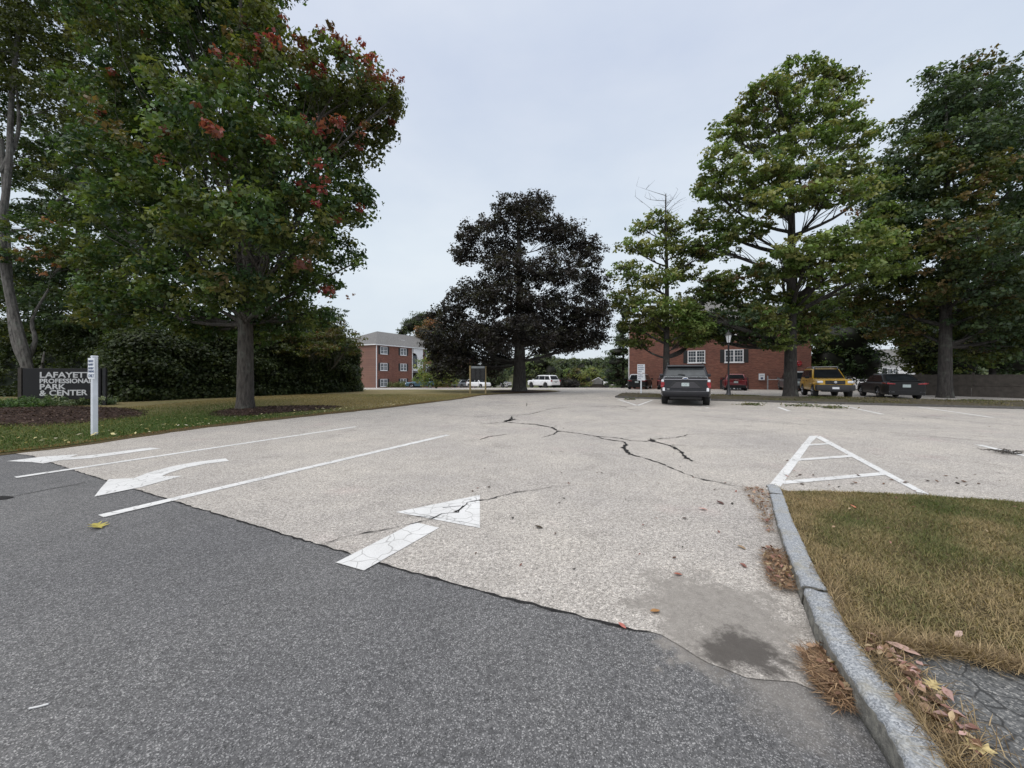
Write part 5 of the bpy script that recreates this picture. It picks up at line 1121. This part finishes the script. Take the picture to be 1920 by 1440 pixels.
# ================================================================== VEHICLES
def car(name, label, cat, pos_, heading, S, paint, group='parked vehicles'):
    """local +x forward. pos_ = ground centre (x,y). heading = unit vector"""
    root = thing(name, label, cat, (pos_[0], pos_[1]), math.atan2(heading[1], heading[0]), group=group)
    L, W, Hh = S['L'], S['W'], S['H']; belt = S.get('belt', .9); hood = S.get('hood', belt-.05); sill = S.get('sill', .28); wr = S.get('wr', .34); xf, xr = L/2-S.get('fo', .9), -L/2+S.get('ro', .95)
    cx, rfx, rrx, tx = S['gh']; deck = S.get('deck', belt); nose = S.get('nose', .65)
    xs = sorted(set(list(np.linspace(-L/2, L/2, 56))+[-L/2+.03, -L/2+.08, L/2-.03, L/2-.08, L/2-.15]+[c+s*(wr+.07)*k for c in (xf, xr) for s in (-1, 1) for k in (1.0, .98, .9, .75)]))
    def zt(x):
        if x > cx-.15: t = (x-(cx-.15))/(L/2-cx+.15); return belt+(hood-belt)*min(1, t*2.0)-(hood-nose)*max(0, (t-.82)/.18)**2
        if x < tx: t = (tx-x)/(L/2+tx+1e-6); return deck+(belt-deck)*(1-min(1, t*3)) - S.get('tail_drop', .04)*max(0, (t-.7)/.3)**2
        return belt
    def zbm(x):
        z = sill+.10*max(0, (abs(x)-L/2+.35)/.35)**1.5
        for c in (xf, xr):
            d_ = abs(x-c)
            if d_ < wr+.07: z = max(z, wr+math.sqrt(max(0, (wr+.07)**2-d_*d_)))
        return z
    rd = S.get('round', .22); vs = []; prof = [(0, .93), (.06, .98), (.2, 1.0), (.45, 1.0), (.62, .995), (.8, .975), (.94, .945), (1.0, .90)]
    for x in xs:
        e = max(0, (abs(x)-(L/2-.55))/.55); hw = W/2*(1-rd*e**2.6); b_, t_ = zbm(x), zt(x)
        side = [(hw*k, b_+(t_-b_)*v) for v, k in prof]; top = [(hw*.72, t_+.022), (hw*.38, t_+.035)]
        ring = side+top+[(0, t_+.04)]; ring = ring+[(-y, z) for y, z in ring[-2::-1]]
        vs += [(x, y, z) for y, z in ring]
    m = len(ring); n_ = len(xs)
    fs = [(i*m+k, i*m+(k+1) % m, (i+1)*m+(k+1) % m, (i+1)*m+k) for i in range(n_-1) for k in range(m)]+[tuple(range(m)), tuple(range((n_-1)*m, n_*m))[::-1]]
    b = MB(); b.add(vs, fs); body = b.build('body', paint, root, smooth=True)
    # dark floor so that nothing shows through under the body
    mb = MB(); mb.box((0, 0, sill+.14), (L-.7, W*.66, .22)); mb.build('underbody', M['plastic'], root)
    # cabin
    wb, wt = W/2*S.get('wb', .90), W/2*S.get('wt', .72); zr = Hh
    A_ = [(cx, belt), (rfx, zr-.03), ((rfx+rrx)/2, zr), (rrx, zr-.02), (tx, belt if tx > -L/2+.4 else belt)]
    gm = MB(); ring = []
    P5 = [(cx, belt-.02, wb), (rfx, zr-.035, wt), ((rfx+rrx)/2, zr, wt), (rrx, zr-.03, wt), (tx, belt-.02, wb)]
    gv = [(x, -w, z) for x, z, w in P5]+[(x, w, z) for x, z, w in P5]
    gm.add(gv, [(0, 1, 2, 3, 4), (9, 8, 7, 6, 5), (0, 5, 6, 1), (1, 6, 7, 2), (2, 7, 8, 3), (3, 8, 9, 4), (4, 9, 5, 0)]); gm.build('cabin', S.get('cabin_mat', paint), root, smooth=True, bevel=S.get('gb', .05))
    def quadpt(q, u, v): a, b_, c, d_ = [np.array(p, float) for p in q]; return (a*(1-u)+b_*u)*(1-v)+(d_*(1-u)+c*u)*v
    def panel(nm, q, poly, mat, off=.006, th=.012, par=root):
        q = [np.array(p, float) for p in q]; nrm = np.cross(q[1]-q[0], q[3]-q[0]); nrm /= np.linalg.norm(nrm); c = sum(q)/4
        if nrm @ (c-np.array([0, 0, belt*.8])) < 0: nrm = -nrm
        mb = MB(); mb.prism([quadpt(q, u, v)+nrm*off for u, v in poly], nrm*th); return mb.build(nm, mat, par)
    ws = [(cx, -wb, belt), (cx, wb, belt), (rfx, wt, zr-.035), (rfx, -wt, zr-.035)]; panel('windshield', ws, [(.05, .06), (.95, .06), (.93, .92), (.07, .92)], M['carglass'])
    rw = [(tx, wb, belt), (tx, -wb, belt), (rrx, -wt, zr-.03), (rrx, wt, zr-.03)]; panel('rear_window', rw, S.get('rwpoly', [(.07, .12), (.93, .12), (.90, .86), (.10, .86)]), S.get('rwmat', M['carglass']))
    for sg in (-1, 1):
        # side windows in the plane of the cabin side; u along length, v up
        def sp(x, v): return (x, sg*(wb+(wt-wb)*v), belt+(zr-.035-belt)*v)
        v0, v1 = .10, .86
        def fx(v): return cx+(rfx-cx)*v
        def bx_(v): return tx+(rrx-tx)*v
        cuts = S.get('pillars', [.0]); xsn = [None]+list(cuts)+[None]
        for i in range(len(xsn)-1):
            hi0 = (fx(v0)-.12, fx(v1)-.10) if xsn[i] is None else (xsn[i]-.04, xsn[i]-.04)
            lo0 = (bx_(v0)+.14, bx_(v1)+.12) if xsn[i+1] is None else (xsn[i+1]+.04, xsn[i+1]+.04)
            if hi0[0] <= lo0[0]+.05: continue
            q = [np.array(sp(lo0[0], v0)), np.array(sp(hi0[0], v0)), np.array(sp(hi0[1], v1)), np.array(sp(lo0[1], v1))]
            nrm = np.array([0, sg*1.0, (wb-wt)/(zr-belt)]); nrm /= np.linalg.norm(nrm); mb = MB(); mb.prism([p+nrm*.004 for p in q], nrm*.012); mb.build('side_window', M['carglass'], root)
    # wheels
    for c in (xf, xr):
        for sg in (-1, 1):
            y = sg*(W/2-.13); tw = S.get('tw', .23)
            mb = MB(); mb.lathe((c, y-tw/2, wr), [(wr*.62, 0), (wr*.93, 0), (wr, tw*.14), (wr, tw*.86), (wr*.93, tw), (wr*.62, tw)], 26, 'y'); wh_ = mb.build('wheel', M['rubber'], root, smooth=True)
            mb = MB(); yo = y+sg*(tw/2-.035); mb.lathe((c, yo, wr), [(wr*.63, -.01), (wr*.63, .01)], 20, 'y'); mb.build('hub', M['rim_dark'], wh_)
            mb = MB()
            for k in range(5):
                a_ = 2*math.pi*k/5+.3; mb.tube([(c+.05*math.cos(a_), yo+sg*.02, wr+.05*math.sin(a_)), (c+wr*.6*math.cos(a_), yo+sg*.022, wr+wr*.6*math.sin(a_))], [.035, .045], 4)
            mb.lathe((c, yo+sg*.01, wr), [(.07, -.012), (.07, .018)], 10, 'y'); mb.lathe((c, yo+sg*.01, wr), [(wr*.55, -.012), (wr*.64, -.012), (wr*.64, .014), (wr*.55, .014)], 20, 'y'); mb.build('rim', S.get('rim', M['rim']), wh_)
    # door seams + handles
    for sg in (-1, 1):
        mb = MB()
        for sx_ in S.get('seams', [cx-.25, (cx+tx)/2, tx+.5]): mb.box((sx_, sg*W/2*1.0005, (sill+belt)/2+.03), (.012, .006, belt-sill-.22))
        mb.build('door_seam', M['black'], root)
        for sx_ in S.get('handles', [.0, -.9]): mb = MB(); mb.box((sx_, sg*(W/2*.985+.02), belt-.13), (.16, .03, .03)); mb.build('door_handle', S.get('handle_mat', paint), root, bevel=.006)
        mb = MB(); mb.box((cx-.28, sg*(W/2+.10), belt+.08), (.12, .22, .16)); mb.build('mirror', S.get('mirror_mat', paint), root, smooth=True, bevel=.03)
    # end details at x = +-L/2; boxes given as (name, x-sign, yc, zc, w, h, material, proud)
    for nm, sx_, yc, zc, w_, h_, mt, pr in S.get('ends', []):
        e = abs(yc)/(W/2); xx = L/2-.55*S.get('cv', .10)*max(0, e-.5)*2; mb = MB(); th = .10+pr
        mb.box((sx_*(xx-.05+pr/2), yc, zc), (th, w_, h_)); mb.build(nm, mt, root, bevel=min(.012, h_*.2))
    for f_ in S.get('extra', []): f_(root, S, panel)
    return root
def std_rear(W, z, lens=M['red_lens'], lw=.34, lh=.16, plate=.75, bump=.42):
    return [('taillight', -1, W/2-lw/2-.03, z, lw, lh, lens, .012), ('taillight', -1, -(W/2-lw/2-.03), z, lw, lh, lens, .012), ('license_plate', -1, 0, plate, .32, .16, M['plate'], .02), ('rear_bumper', -1, 0, bump, W*.84, .20, M['plastic'], .03)]
def std_front(W, z, lw=.34, lh=.15, grille=M['black'], gz=.62, gh=.2):
    return [('headlight', 1, W/2-lw/2-.05, z, lw, lh, M['white_lens'], .012), ('headlight', 1, -(W/2-lw/2-.05), z, lw, lh, M['white_lens'], .012), ('grille', 1, 0, gz, W*.44, gh, grille, .02), ('front_bumper', 1, 0, .40, W*.80, .20, M['plastic'], .03)]
def roof_rack(root, S, panel):
    wt = S['W']/2*S.get('wt', .72); x0, x1 = S['gh'][2]+.15, S['gh'][1]-.1
    for sg in (-1, 1):
        mb = MB(); mb.tube([(x0, sg*(wt-.05), S['H']-.03), (x0+.12, sg*(wt-.05), S['H']+.05), (x1-.12, sg*(wt-.05), S['H']+.05), (x1, sg*(wt-.05), S['H']-.03)], .022, 6); mb.build('roof_rail', M['black'], root)
PX = lambda px, s: ray_s(px, s)
# dark grey full-size sport utility vehicle, seen from behind
def big_rear(root, S, panel):
    L, W = S['L'], S['W']; X = -L/2
    mb = MB(); mb.prism([(X-.004, y, z) for y, z in ((-.62, .80), (.62, .80), (.36, 1.06), (-.36, 1.06))], (-.02, 0, 0)); mb.build('tailgate_panel', carpaint('paint_panel', (.050, .049, .055)), root, bevel=.006)
    mb = MB()
    for s_ in (-1, 1): mb.prism([(X-.004, s_*y, z) for y, z in ((.64, .80), (.72, .80), (.47, 1.10), (.36, 1.10), (.36, 1.065), (.385, 1.06))], (-.012, 0, 0))
    mb.box((X-.010, 0, 1.083), (.014, .71, .03)); mb.build('tailgate_recess', M['black'], root)
    mb = MB(); mb.prism([(X-.016, -.90, 1.165), (X-.016, .90, 1.165), (X+.045, .88, 1.285), (X+.045, -.88, 1.285)], (.02, 0, .01)); mb.build('tailgate_lit_band', carpaint('paint_sky_lit', (.10, .10, .115), .6, .3), root)  # lighter colour paints in sky light on the up-facing upper tailgate
    mb = MB(); mb.box((X-.006, 0, 1.142), (.012, 1.72, .03)); mb.build('tailgate_groove', M['black'], root)
    mb = MB(); mb.box((X-.002, 0, 1.292), (.05, 1.72, .022)); mb.build('chrome_strip', M['chrome'], root)
    mb = MB(); mb.lathe((X-.012, 0, 1.215), [(.115, 0), (.115, -.022), (.095, -.026)], 28, 'x')
    for i, v in enumerate(mb.v): mb.v[i] = (v[0], v[1], 1.215+(v[2]-1.215)*.42)
    mb.build('badge', M['chrome'], root); mb = MB(); mb.lathe((X-.037, 0, 1.215), [(.09, 0), (.088, -.004)], 24, 'x')
    for i, v in enumerate(mb.v): mb.v[i] = (v[0], v[1], 1.215+(v[2]-1.215)*.38)
    mb.build('badge_field', M['ink'], root)
    for s_ in (-1, 1):
        y = s_*.93
        mb = MB(); mb.box((X+.03, y, .975), (.10, .15, .16)); mb.box((X+.03, y+s_*.02, .86), (.10, .12, .09)); mb.build('taillight', M['red_lens'], root, bevel=.015)
        mb = MB(); mb.box((X+.035, y, 1.12), (.10, .11, .10)); mb.build('reversing_light', M['white_lens'], root, bevel=.015)
        mb = MB(); mb.box((X+.03, s_*.885, .735), (.10, .10, .15)); mb.build('reflector', M['white_lens'], root, bevel=.01)
    mb = MB(); mb.box((X-.02, 0, .955), (.02, .36, .20)); mb.build('plate_frame', M['black'], root); mb = MB(); mb.box((X-.034, 0, .955), (.01, .31, .155)); mb.build('license_plate', M['plate'], root)
    mb = MB(); mb.box((X-.012, 0, .755), (.03, .26, .035)); mb.build('tailgate_handle', M['black'], root); mb = MB(); mb.box((X-.01, .70, .745), (.012, .12, .022)); mb.build('nameplate', M['chrome'], root)
    mb = MB(); mb.box((X+.06, 0, .655), (.14, 1.70, .010)); mb.build('bumper_trim', M['rim'], root); mb = MB(); mb.box((X+.08, 0, .53), (.26, 1.86, .22)); mb.build('rear_bumper', plain('paint_bumper', (.010, .010, .013), .5, vary=.04, spec=.3), root, smooth=True, bevel=.05)
    mb = MB(); mb.box((X+.14, 0, .36), (.28, 1.3, .14)); mb.build('lower_bumper', M['plastic'], root, bevel=.03); mb = MB(); mb.tube([(X+.3, -.5, .30), (X+.25, 0, .33), (X+.3, .5, .30)], .035, 8); mb.build('exhaust', M['steel'], root)
    mb = MB(); mb.tube([(X+.02, .02, 1.37), (X+.035, .20, 1.41), (X+.045, .30, 1.39)], [.02, .014, .010], 6); mb.build('wiper', M['black'], root)
    mb = MB(); mb.box((X+.17, 0, 1.76), (.34, 1.52, .05)); mb.build('spoiler', S['paint'], root, bevel=.015)
    roof_rack(root, S, panel)
gp_ = plain('paint_grey', (.020, .021, .026), .35, vary=.04, coat=.15, spec=.35)
S = dict(L=5.3, W=2.03, H=1.86, belt=1.27, hood=1.15, nose=.95, sill=.40, wr=.40, tw=.27, gh=(1.25, .55, -2.38, -2.60), wb=.91, wt=.76, fo=.95, ro=1.15, pillars=[.05, -1.15], rwpoly=[(.05, .10), (.95, .10), (.93, .74), (.07, .74)], round=.10, tail_drop=.0, paint=gp_, rwmat=glassmat('tinted_glass_painted_sheen', (.055, .062, .066), .08), seams=[.9, .0, -1.1], rim=M['rim'], extra=[big_rear])  # rear glass colour lightened to stand in for sky reflected in it
rear = PX(1285, 18.35); hU = np.array([math.sin(R(24.0)), math.cos(R(24.0))]); c_ = rear+hU*(5.3/2)
car('sport_utility_vehicle', 'large dark grey sport utility vehicle seen from behind, nose against the median', 'car', c_, hU, S, gp_)
# yellow off-roader, front towards us
yp = carpaint('paint_yellow', (.56, .33, .035), .1, .3)
def xt_front(root, S, panel):
    L, W = S['L'], S['W']; X = L/2
    mb = MB(); mb.box((X-.06, 0, .62), (.36, W*.98, .34)); mb.build('front_bumper', plain('bumper_grey', (.045, .045, .048), .7, spec=.3), root, smooth=True, bevel=.06)
    mb = MB(); mb.box((X-.05, 0, .93), (.16, .92, .22)); mb.build('grille', M['black'], root, bevel=.01); mb = MB(); mb.prism([(X+.04, y, z) for y, z in ((-.24, 1.04), (-.15, 1.04), (0, .86), (.15, 1.04), (.24, 1.04), (.06, .82), (-.06, .82))], (.03, 0, 0)); mb.build('grille_bar', M['rim_dark'], root)
    mb = MB(); mb.lathe((X+.06, 0, .95), [(.07, 0), (.07, .025)], 16, 'x'); mb.build('badge', M['chrome'], root)
    for s_ in (-1, 1):
        mb = MB(); mb.box((X-.08, s_*.70, .95), (.20, .28, .15)); mb.build('headlight', M['white_lens'], root, smooth=True, bevel=.03); mb = MB(); mb.lathe((X+.10, s_*.66, .60), [(.06, 0), (.06, .025)], 14, 'x'); mb.build('fog_light', M['rim_dark'], root)
        mb = MB()
        for k in range(2): mb.box(((-1, 1)[k]*0+(L/2-S['fo'] if k else -L/2+S['ro']), s_*(W/2+.0), .86), (.95, .10, .10))
        mb.build('fender_flare', yp, root, smooth=True, bevel=.03)
    mb = MB(); mb.box((X+.13, 0, .60), (.012, .32, .12)); mb.build('license_plate', M['sign_white'], root)
    mb = MB(); mb.box((X-.02, 0, .42), (.3, W*.7, .10)); mb.build('skid_plate', M['plastic'], root, bevel=.02)
    wt = W/2*S['wt']
    for sg in (-1, 1): mb = MB(); mb.tube([(-1.5, sg*(wt-.06), 1.74), (-1.35, sg*(wt-.06), 1.85), (.10, sg*(wt-.06), 1.88), (.32, sg*(wt-.10), 1.74)], .035, 8); mb.build('roof_rail', M['rim'], root)
    mb = MB(); mb.tube([(.10, -wt+.06, 1.88), (.10, wt-.06, 1.88)], .03, 8); mb.tube([(-.6, -wt+.06, 1.87), (-.6, wt-.06, 1.87)], .03, 8); mb.build('roof_bar', M['rim'], root)
S = dict(L=4.4, W=1.85, H=1.80, belt=1.14, hood=1.10, nose=1.0, sill=.42, wr=.385, tw=.25, gh=(.95, .25, -1.92, -2.12), wb=.90, wt=.73, gb=.09, fo=.82, ro=.95, pillars=[-.25, -1.15], round=.2, mirror_mat=M['plastic'], rim=M['rim'], handle_mat=M['plastic'], extra=[xt_front])
front = PX(1566, 28.4); car('sport_utility_vehicle', 'bright yellow boxy sport utility vehicle facing us beside the tall oak trunk', 'car', front+U*2.2, -U, S, yp)
# dark sedan beside it, rear towards us
dp = plain('paint_charcoal', (.012, .012, .013), .4, vary=.04, coat=.12, spec=.3)
def sed_rear(root, S, panel):
    L, W = S['L'], S['W']; X = -L/2
    for s_ in (-1, 1):
        mb = MB(); mb.prism([(X+.0, s_*y, z) for y, z in ((.46, .84), (.78, .85), (.84, .90), (.78, .94), (.46, .89))], (-.02, 0, 0)); mb.prism([(X+.02, s_*.86, .86), (X+.28, s_*.925, .90), (X+.26, s_*.925, .94), (X+.02, s_*.87, .94)], (0, s_*.02, 0)); mb.build('taillight', M['red_lens'], root, bevel=.008)
        mb = MB(); mb.box((X+.02, s_*.62, .42), (.08, .22, .05)); mb.build('reflector', M['rim'], root)
    mb = MB(); mb.box((X-.015, 0, .76), (.02, .33, .16)); mb.build('license_plate', M['plate'], root)
    mb = MB(); mb.box((X-.01, 0, .90), (.03, .36, .03)); mb.build('trunk_handle', M['black'], root)
    mb = MB(); mb.box((X+.06, 0, .38), (.16, 1.5, .26)); mb.build('rear_bumper', M['plastic'], root, bevel=.03)
    mb = MB(); mb.box((X+.12, 0, S.get('deck', 1.0)+.05), (.22, 1.3, .025)); mb.build('spoiler', S['paint'], root, bevel=.008)
sedan = dict(L=4.62, W=1.82, H=1.45, belt=.93, hood=.84, nose=.68, deck=1.0, sill=.26, wr=.325, tw=.21, gh=(1.05, .30, -1.05, -1.90), wb=.90, wt=.68, fo=.92, ro=1.02, pillars=[-.12], round=.2, gb=.09)
S = dict(sedan, paint=dp, extra=[sed_rear]); rear = PX(1700, 28.5); car('sedan', 'dark charcoal sedan seen from behind between the yellow car and the big oak', 'car', rear+U*2.31, U, S, dp)
# red hatchback and two dark cars along the right building, rears towards us
rp = carpaint('paint_red', (.15, .008, .012), .1, .3)
hatch = dict(L=4.3, W=1.80, H=1.50, belt=.95, hood=.88, nose=.70, sill=.26, wr=.32, gh=(1.1, .40, -1.70, -2.02), wb=.90, wt=.72, fo=.88, ro=.78, pillars=[-.15], round=.18, gb=.08)
S = dict(hatch, paint=rp, extra=[sed_rear]); rear = PX(1380, 38.2); car('hatchback', 'dark red hatchback behind the lamp post at the brick wall', 'car', rear+U*2.15, U, S, rp)
bp = plain('paint_black', (.006, .006, .007), .4, vary=.04, coat=.1, spec=.3); S = dict(hatch, L=4.6, H=1.55, W=1.88, gh=(1.2, .5, -1.9, -2.15), paint=bp, cabin_mat=carpaint('paint_silver_roof', (.30, .31, .33)), extra=[sed_rear]); rear = PX(1194, 38.2)
car('crossover', 'black crossover with a pale roof seen from behind, just right of the white sign post', 'car', rear+U*2.3, U, S, bp)
mp_ = carpaint('paint_maroon', (.06, .010, .014), .3, .25); S = dict(hatch, L=4.5, H=1.60, paint=mp_, extra=[sed_rear]); rear = PX(1250, 38.4)
car('hatchback', 'dark maroon car half hidden behind the left side of the grey vehicle', 'car', rear+U*2.25, U, S, mp_)
gp3 = carpaint('paint_truck', (.16, .17, .18), .4); S = dict(hatch, L=4.6, H=1.7, paint=gp3, extra=[sed_rear]); rear = PX(1500, 38.4)
car('crossover', 'grey car mostly hidden behind the tall oak trunk', 'car', rear+U*2.3, U, S, gp3)
# white full-size vehicle beyond the beech
wp = carpaint('paint_white', (.74, .75, .77), 0, .3)
def wsuv(root, S, panel):
    roof_rack(root, S, panel); X = -S['L']/2
    for s_ in (-1, 1):
        mb = MB(); mb.box((X+.04, s_*.84, 1.10), (.12, .24, .22)); mb.build('taillight', M['red_lens'], root, bevel=.01)
        mb = MB(); mb.box((S['L']/2-.1, s_*.76, .95), (.18, .3, .16)); mb.build('headlight', M['white_lens'], root, bevel=.01)
    mb = MB(); mb.box((X-.02, 0, .88), (.02, .32, .16)); mb.build('license_plate', M['plate'], root); mb = MB(); mb.box((X-.01, 0, 1.03), (.02, .9, .04)); mb.build('chrome_strip', M['chrome'], root)
    mb = MB(); mb.box((X+.06, 0, .42), (.12, 1.4, .16)); mb.build('rear_bumper', M['plastic'], root)
S = dict(L=5.3, W=2.03, H=1.92, belt=1.18, hood=1.12, nose=.95, sill=.38, wr=.41, tw=.27, gh=(1.35, .45, -2.0, -2.5), wb=.90, wt=.74, fo=.95, ro=1.2, pillars=[.05, -1.2], round=.16, rim=M['rim_dark'], extra=[wsuv], gb=.08)
hd = np.array([-math.cos(R(52)), math.sin(R(52))]); Yc = 57.; car('sport_utility_vehicle', 'white full-size sport utility vehicle parked beyond the copper beech trunk', 'car', np.array([(1019-960)/F*Yc, Yc]), hd, S, wp)
# white off-roader with black hardtop, side on
def jeep(root, S, panel):
    X = -S['L']/2; mb = MB(); mb.lathe((X-.22, 0, 1.05), [(.20, 0), (.38, .02), (.39, .12), (.38, .22), (.2, .24)], 20, 'x'); mb.build('spare_wheel', M['rubber'], root, smooth=True)
    for s_ in (-1, 1):
        mb = MB()
        for c_ in (S['L']/2-S['fo'], X+S['ro']): mb.box((c_, s_*(S['W']/2+.0), .93), (1.05, .16, .07))
        mb.build('fender', M['plastic'], root, bevel=.02)
        mb = MB(); mb.lathe((S['L']/2, s_*.42, .95), [(.10, 0), (.10, .03)], 14, 'x'); mb.build('headlight', M['white_lens'], root)
    mb = MB(); mb.box((S['L']/2+.12, 0, .62), (.2, 1.6, .18)); mb.build('front_bumper', M['plastic'], root, bevel=.02); mb = MB(); mb.box((X-.05, 0, .60), (.2, 1.5, .18)); mb.build('rear_bumper', M['plastic'], root, bevel=.02)
S = dict(L=4.3, W=1.82, H=1.84, belt=1.18, hood=1.14, nose=1.08, sill=.50, wr=.40, tw=.26, gh=(.75, .55, -1.95, -2.12), wb=.86, wt=.80, fo=.62, ro=.72, pillars=[-.05, -.95], round=.05, cabin_mat=M['black'], mirror_mat=M['plastic'], rim=M['rim_dark'], extra=[jeep], gb=.03)
Yc = 72.; car('off_road_vehicle', 'white off-road vehicle with black hardtop and spare wheel left of the black crossover', 'car', np.array([(1153-960)/F*Yc, Yc]), np.array([.97, -.22]), S, wp)
# cars by the left building and behind the directory sign
up_ = carpaint('paint_teal', (.055, .115, .155), .5, .3); S = dict(sedan, paint=up_, extra=[sed_rear], ends=std_front(1.82, .66)); Yc = 56.; car('sedan', 'teal blue sedan in front of the left brick building entrance', 'car', np.array([(790-960)/F*Yc, Yc]), np.array([-.97, -.25]), S, up_)
sp_ = carpaint('paint_silver', (.22, .23, .245), .6, .3); S = dict(sedan, paint=sp_, extra=[sed_rear]); Yc = 68.; car('sedan', 'silver grey sedan left of the wooden directory posts', 'car', np.array([(868-960)/F*Yc, Yc]), np.array([.55, .84]), S, sp_)
S = dict(hatch, paint=wp, extra=[sed_rear]); Yc = 64.; car('hatchback', 'white hatchback seen under the directory board', 'car', np.array([(897-960)/F*Yc, Yc]), np.array([.8, -.6]), S, wp)
S = dict(sedan, paint=wp, extra=[sed_rear]); Yc = 70.; car('sedan', 'white sedan between the directory board and the beech trunk', 'car', np.array([(935-960)/F*Yc, Yc]), np.array([-.9, .43]), S, wp)
